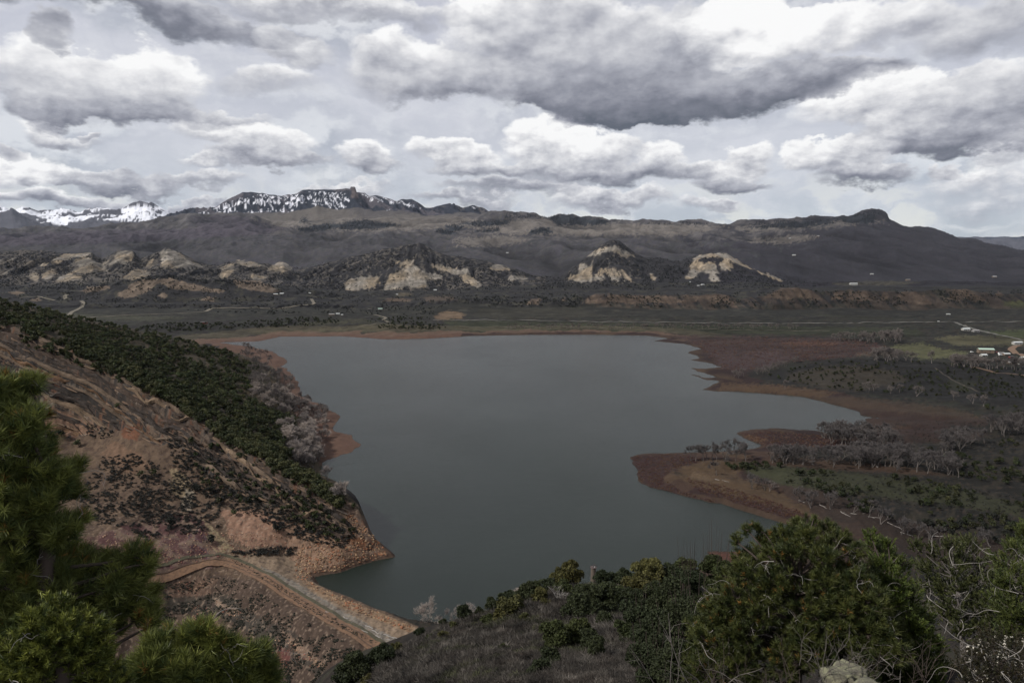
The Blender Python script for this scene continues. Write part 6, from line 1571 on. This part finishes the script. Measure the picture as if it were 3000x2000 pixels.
for a in [('farmhouse','house','white farmhouse below the gullied hill in the middle',1275,851,9,.6,M_wallw,M_roofw), ('shed','shed','small white shed beside the pale field below the middle hill',1163,864,6,.7,M_wallw,M_roofw),
          ('farmhouse','house','white roofed house of the pair in the trees behind the far shore',990,921,10,.6,M_wallw,M_roofw), ('farmhouse','house','long tan house next to the white roofed one behind the far shore',972,924,15,.5,M_wallt,M_roofy), ('shed','shed','small pale shed right of the pair of houses behind the far shore',1002,924,6,.7,M_wallt,M_roofw),
          ('barn','barn','dark roofed barn on the flat behind the far shore',1083,908,9,.7,M_roofd,M_roofd), ('shed','shed','grey green shed right of the dark barn',1114,907,12,.5,M_roofy,M_roofg),
          ('cabin','cabin','low red brown cabin among the junipers above the shore',598,948,16,.5,M_wallr,M_roofd), ('farmhouse','house','small white roofed house at the foot of the tan bluff on the left',826,862,10,.6,M_wallw,M_roofw), ('shed','shed','long pale shed just left of the small white house at the tan bluff',808,864,11,.5,M_wallt,M_roofw), ('shed','shed','tiny pale shed under the low bluff near the left road',908,860,6,.7,M_wallt,M_roofw),
          ('cabin','cabin','tiny white house high on the dark middle slope',1486,742,7,.6,M_wallw,M_roofw), ('farmhouse','house','white house high on the dark right slope',2326,749,9,.5,M_wallw,M_roofw), ('farmhouse','house','white house at the foot of the big pale gullied hill',2058,836,9,.7,M_wallw,M_roofw), ('shed','shed','white shed just left of the house under the pale gullied hill',2046,838,7,.6,M_wallw,M_roofw), ('shed','shed','tiny white shed uphill of the house under the pale gullied hill',2021,827,5,.6,M_wallw,M_roofw),
          ('barn','barn','long low white barn on the bench above the right bluffs',2500,836,20,.3,M_wallw,M_roofw), ('farmhouse','house','pale house at the far end of the bench field on the right',2660,822,11,.4,M_wallt,M_roofy), ('cabin','cabin','tiny pale house on the dark slope above the bench field',2554,804,8,.4,M_wallw,M_roofw), ('cabin','cabin','tiny pale house at the skyline end of the right slope',2397,693,7,.4,M_wallt,M_roofw), ('cabin','cabin','speck of a pale house on the upper right slope',2314,699,5,.5,M_wallw,M_roofw), ('cabin','cabin','pale house far out on the right slope below the dark ridge',2913,813,10,.4,M_wallt,M_roofw),
          ('shed','shed','low white shed north of the highway on the right',2778,922,9,.4,M_wallw,M_roofw), ('barn','barn','white barn beside the side road on the right',2829,968,18,.5,M_wallw,M_roofw), ('barn','barn','grey roofed barn next to the white barn by the side road',2858,972,15,.6,M_roofy,M_roofy),
          ('barn','barn','long pale green roofed barn of the farm at the right edge',2887,1033,34,.35,M_wallt,M_roofg,-.15), ('shed','shed','round white shed in front of the long green roofed barn',2881,1043,14,.7,M_wallw,M_roofw), ('shed','shed','grey white roofed shed right of the long green barn',2948,1040,15,.5,M_wallt,M_roofw), ('shed','shed','small open shed between the grey white shed and the long green barn',2936,1037,7,.8,M_wallt,M_roofy),
          ('farmhouse','house','white house above the bend of the dirt drive at the right edge',2980,1009,22,.4,M_wallw,M_roofw), ('barn','barn','red barn below the sheds at the right edge',2962,1048,9,.7,M_wallr,M_roofd), ('shed','shed','white shed cut by the right edge below the farm',2996,1050,9,.7,M_wallw,M_roofw), ('farmhouse','house','pale house behind the bare trees at the right edge',2962,1066,18,.5,M_wallt,M_roofy), ('farmhouse','house','white gabled house half hidden by bare trees at the right edge',2990,1066,14,.6,M_wallw,M_roofw)]:
    house(*a)
M_tyre = plain_mat('tyre_rubber', lin(28, 28, 28), .9)
def car(label, u, v, paint_, rz=0.0, van=False, lpx=None, group=None):
    g = cast(u, v, 225)[0]
    if np.isnan(g[1]): return
    o = empty('van' if van else 'car', (g[0], g[1], g[2] + .75), rz); tag(o, label, 'van' if van else 'car', group)
    L_ = 5.6 if van else 4.6; prof = [(-L_/2, .35), (-L_/2, 1.0 if not van else 2.2), (-L_*.36, 1.5 if not van else 2.35), (L_*.12, 1.5 if not van else 2.3), (L_*.24, .98 if not van else 1.2), (L_/2, .85), (L_/2, .35)]
    mb = MB(); n = len(prof); V_ = [(x, -.9, z) for x, z in prof] + [(x, .9, z) for x, z in prof]
    mb.add(V_, [(i, (i + 1) % n, n + (i + 1) % n) for i in range(n)] + [(i, n + (i + 1) % n, n + i) for i in range(n)] + [(0, i, i + 1) for i in range(1, n - 1)] + [(n, n + i + 1, n + i) for i in range(1, n - 1)])
    mb.build('body', paint_, o)
    for sy in (-.91, .91):
        mb = MB(); zt = 1.4 if not van else 2.0
        mb.add([(-L_*.3, sy, 1.0), (L_*.16, sy, 1.0), (L_*.08, sy, zt), (-L_*.28, sy, zt)], [(0, 1, 2, 3)]); mb.build('window', M_glass, o)
        for sx in (-.3, .3):
            mb = MB(); mb.tube([(L_ * sx, sy - .12, .35), (L_ * sx, sy + .12, .35)], [.35, .35], 10); mb.build('wheel', M_tyre, o)
car('white car driving on the highway right of the middle', 2750, 943, M_white, 0.0)
car('white van parked by the farm sheds at the right edge', 2929, 1038, M_white, .2, True)
car('white pickup like van parked below the long green roofed barn', 2931, 1042, M_white, .1, True)
car('dark red car parked behind the white van at the farm', 2921, 1034, plain_mat('red_paint', lin(120, 40, 36), .4), .3)
car('white car parked left of the long green roofed barn', 2847, 1033, M_white, 0.0)

# ------------------------------------------------------------------ air
zb, zt = float(Zall.min()) - 1.0, float(Zall.max()) + 60.0
mb = MB(); mb.box((0, 13600, (zb + zt) / 2), (75000, 13700, (zt - zb) / 2))
hm = bpy.data.materials.new('pale_air'); hm.use_nodes = True
hn = hm.node_tree; hn.nodes.clear()
pv = hn.nodes.new('ShaderNodeVolumePrincipled'); pv.inputs['Density'].default_value = HAZE
pv.inputs['Color'].default_value = (.70, .80, .98, 1); pv.inputs['Anisotropy'].default_value = .1
ho = hn.nodes.new('ShaderNodeOutputMaterial'); hn.links.new(pv.outputs[0], ho.inputs['Volume'])
tag(mb.build('haze', hm), kind='stuff')
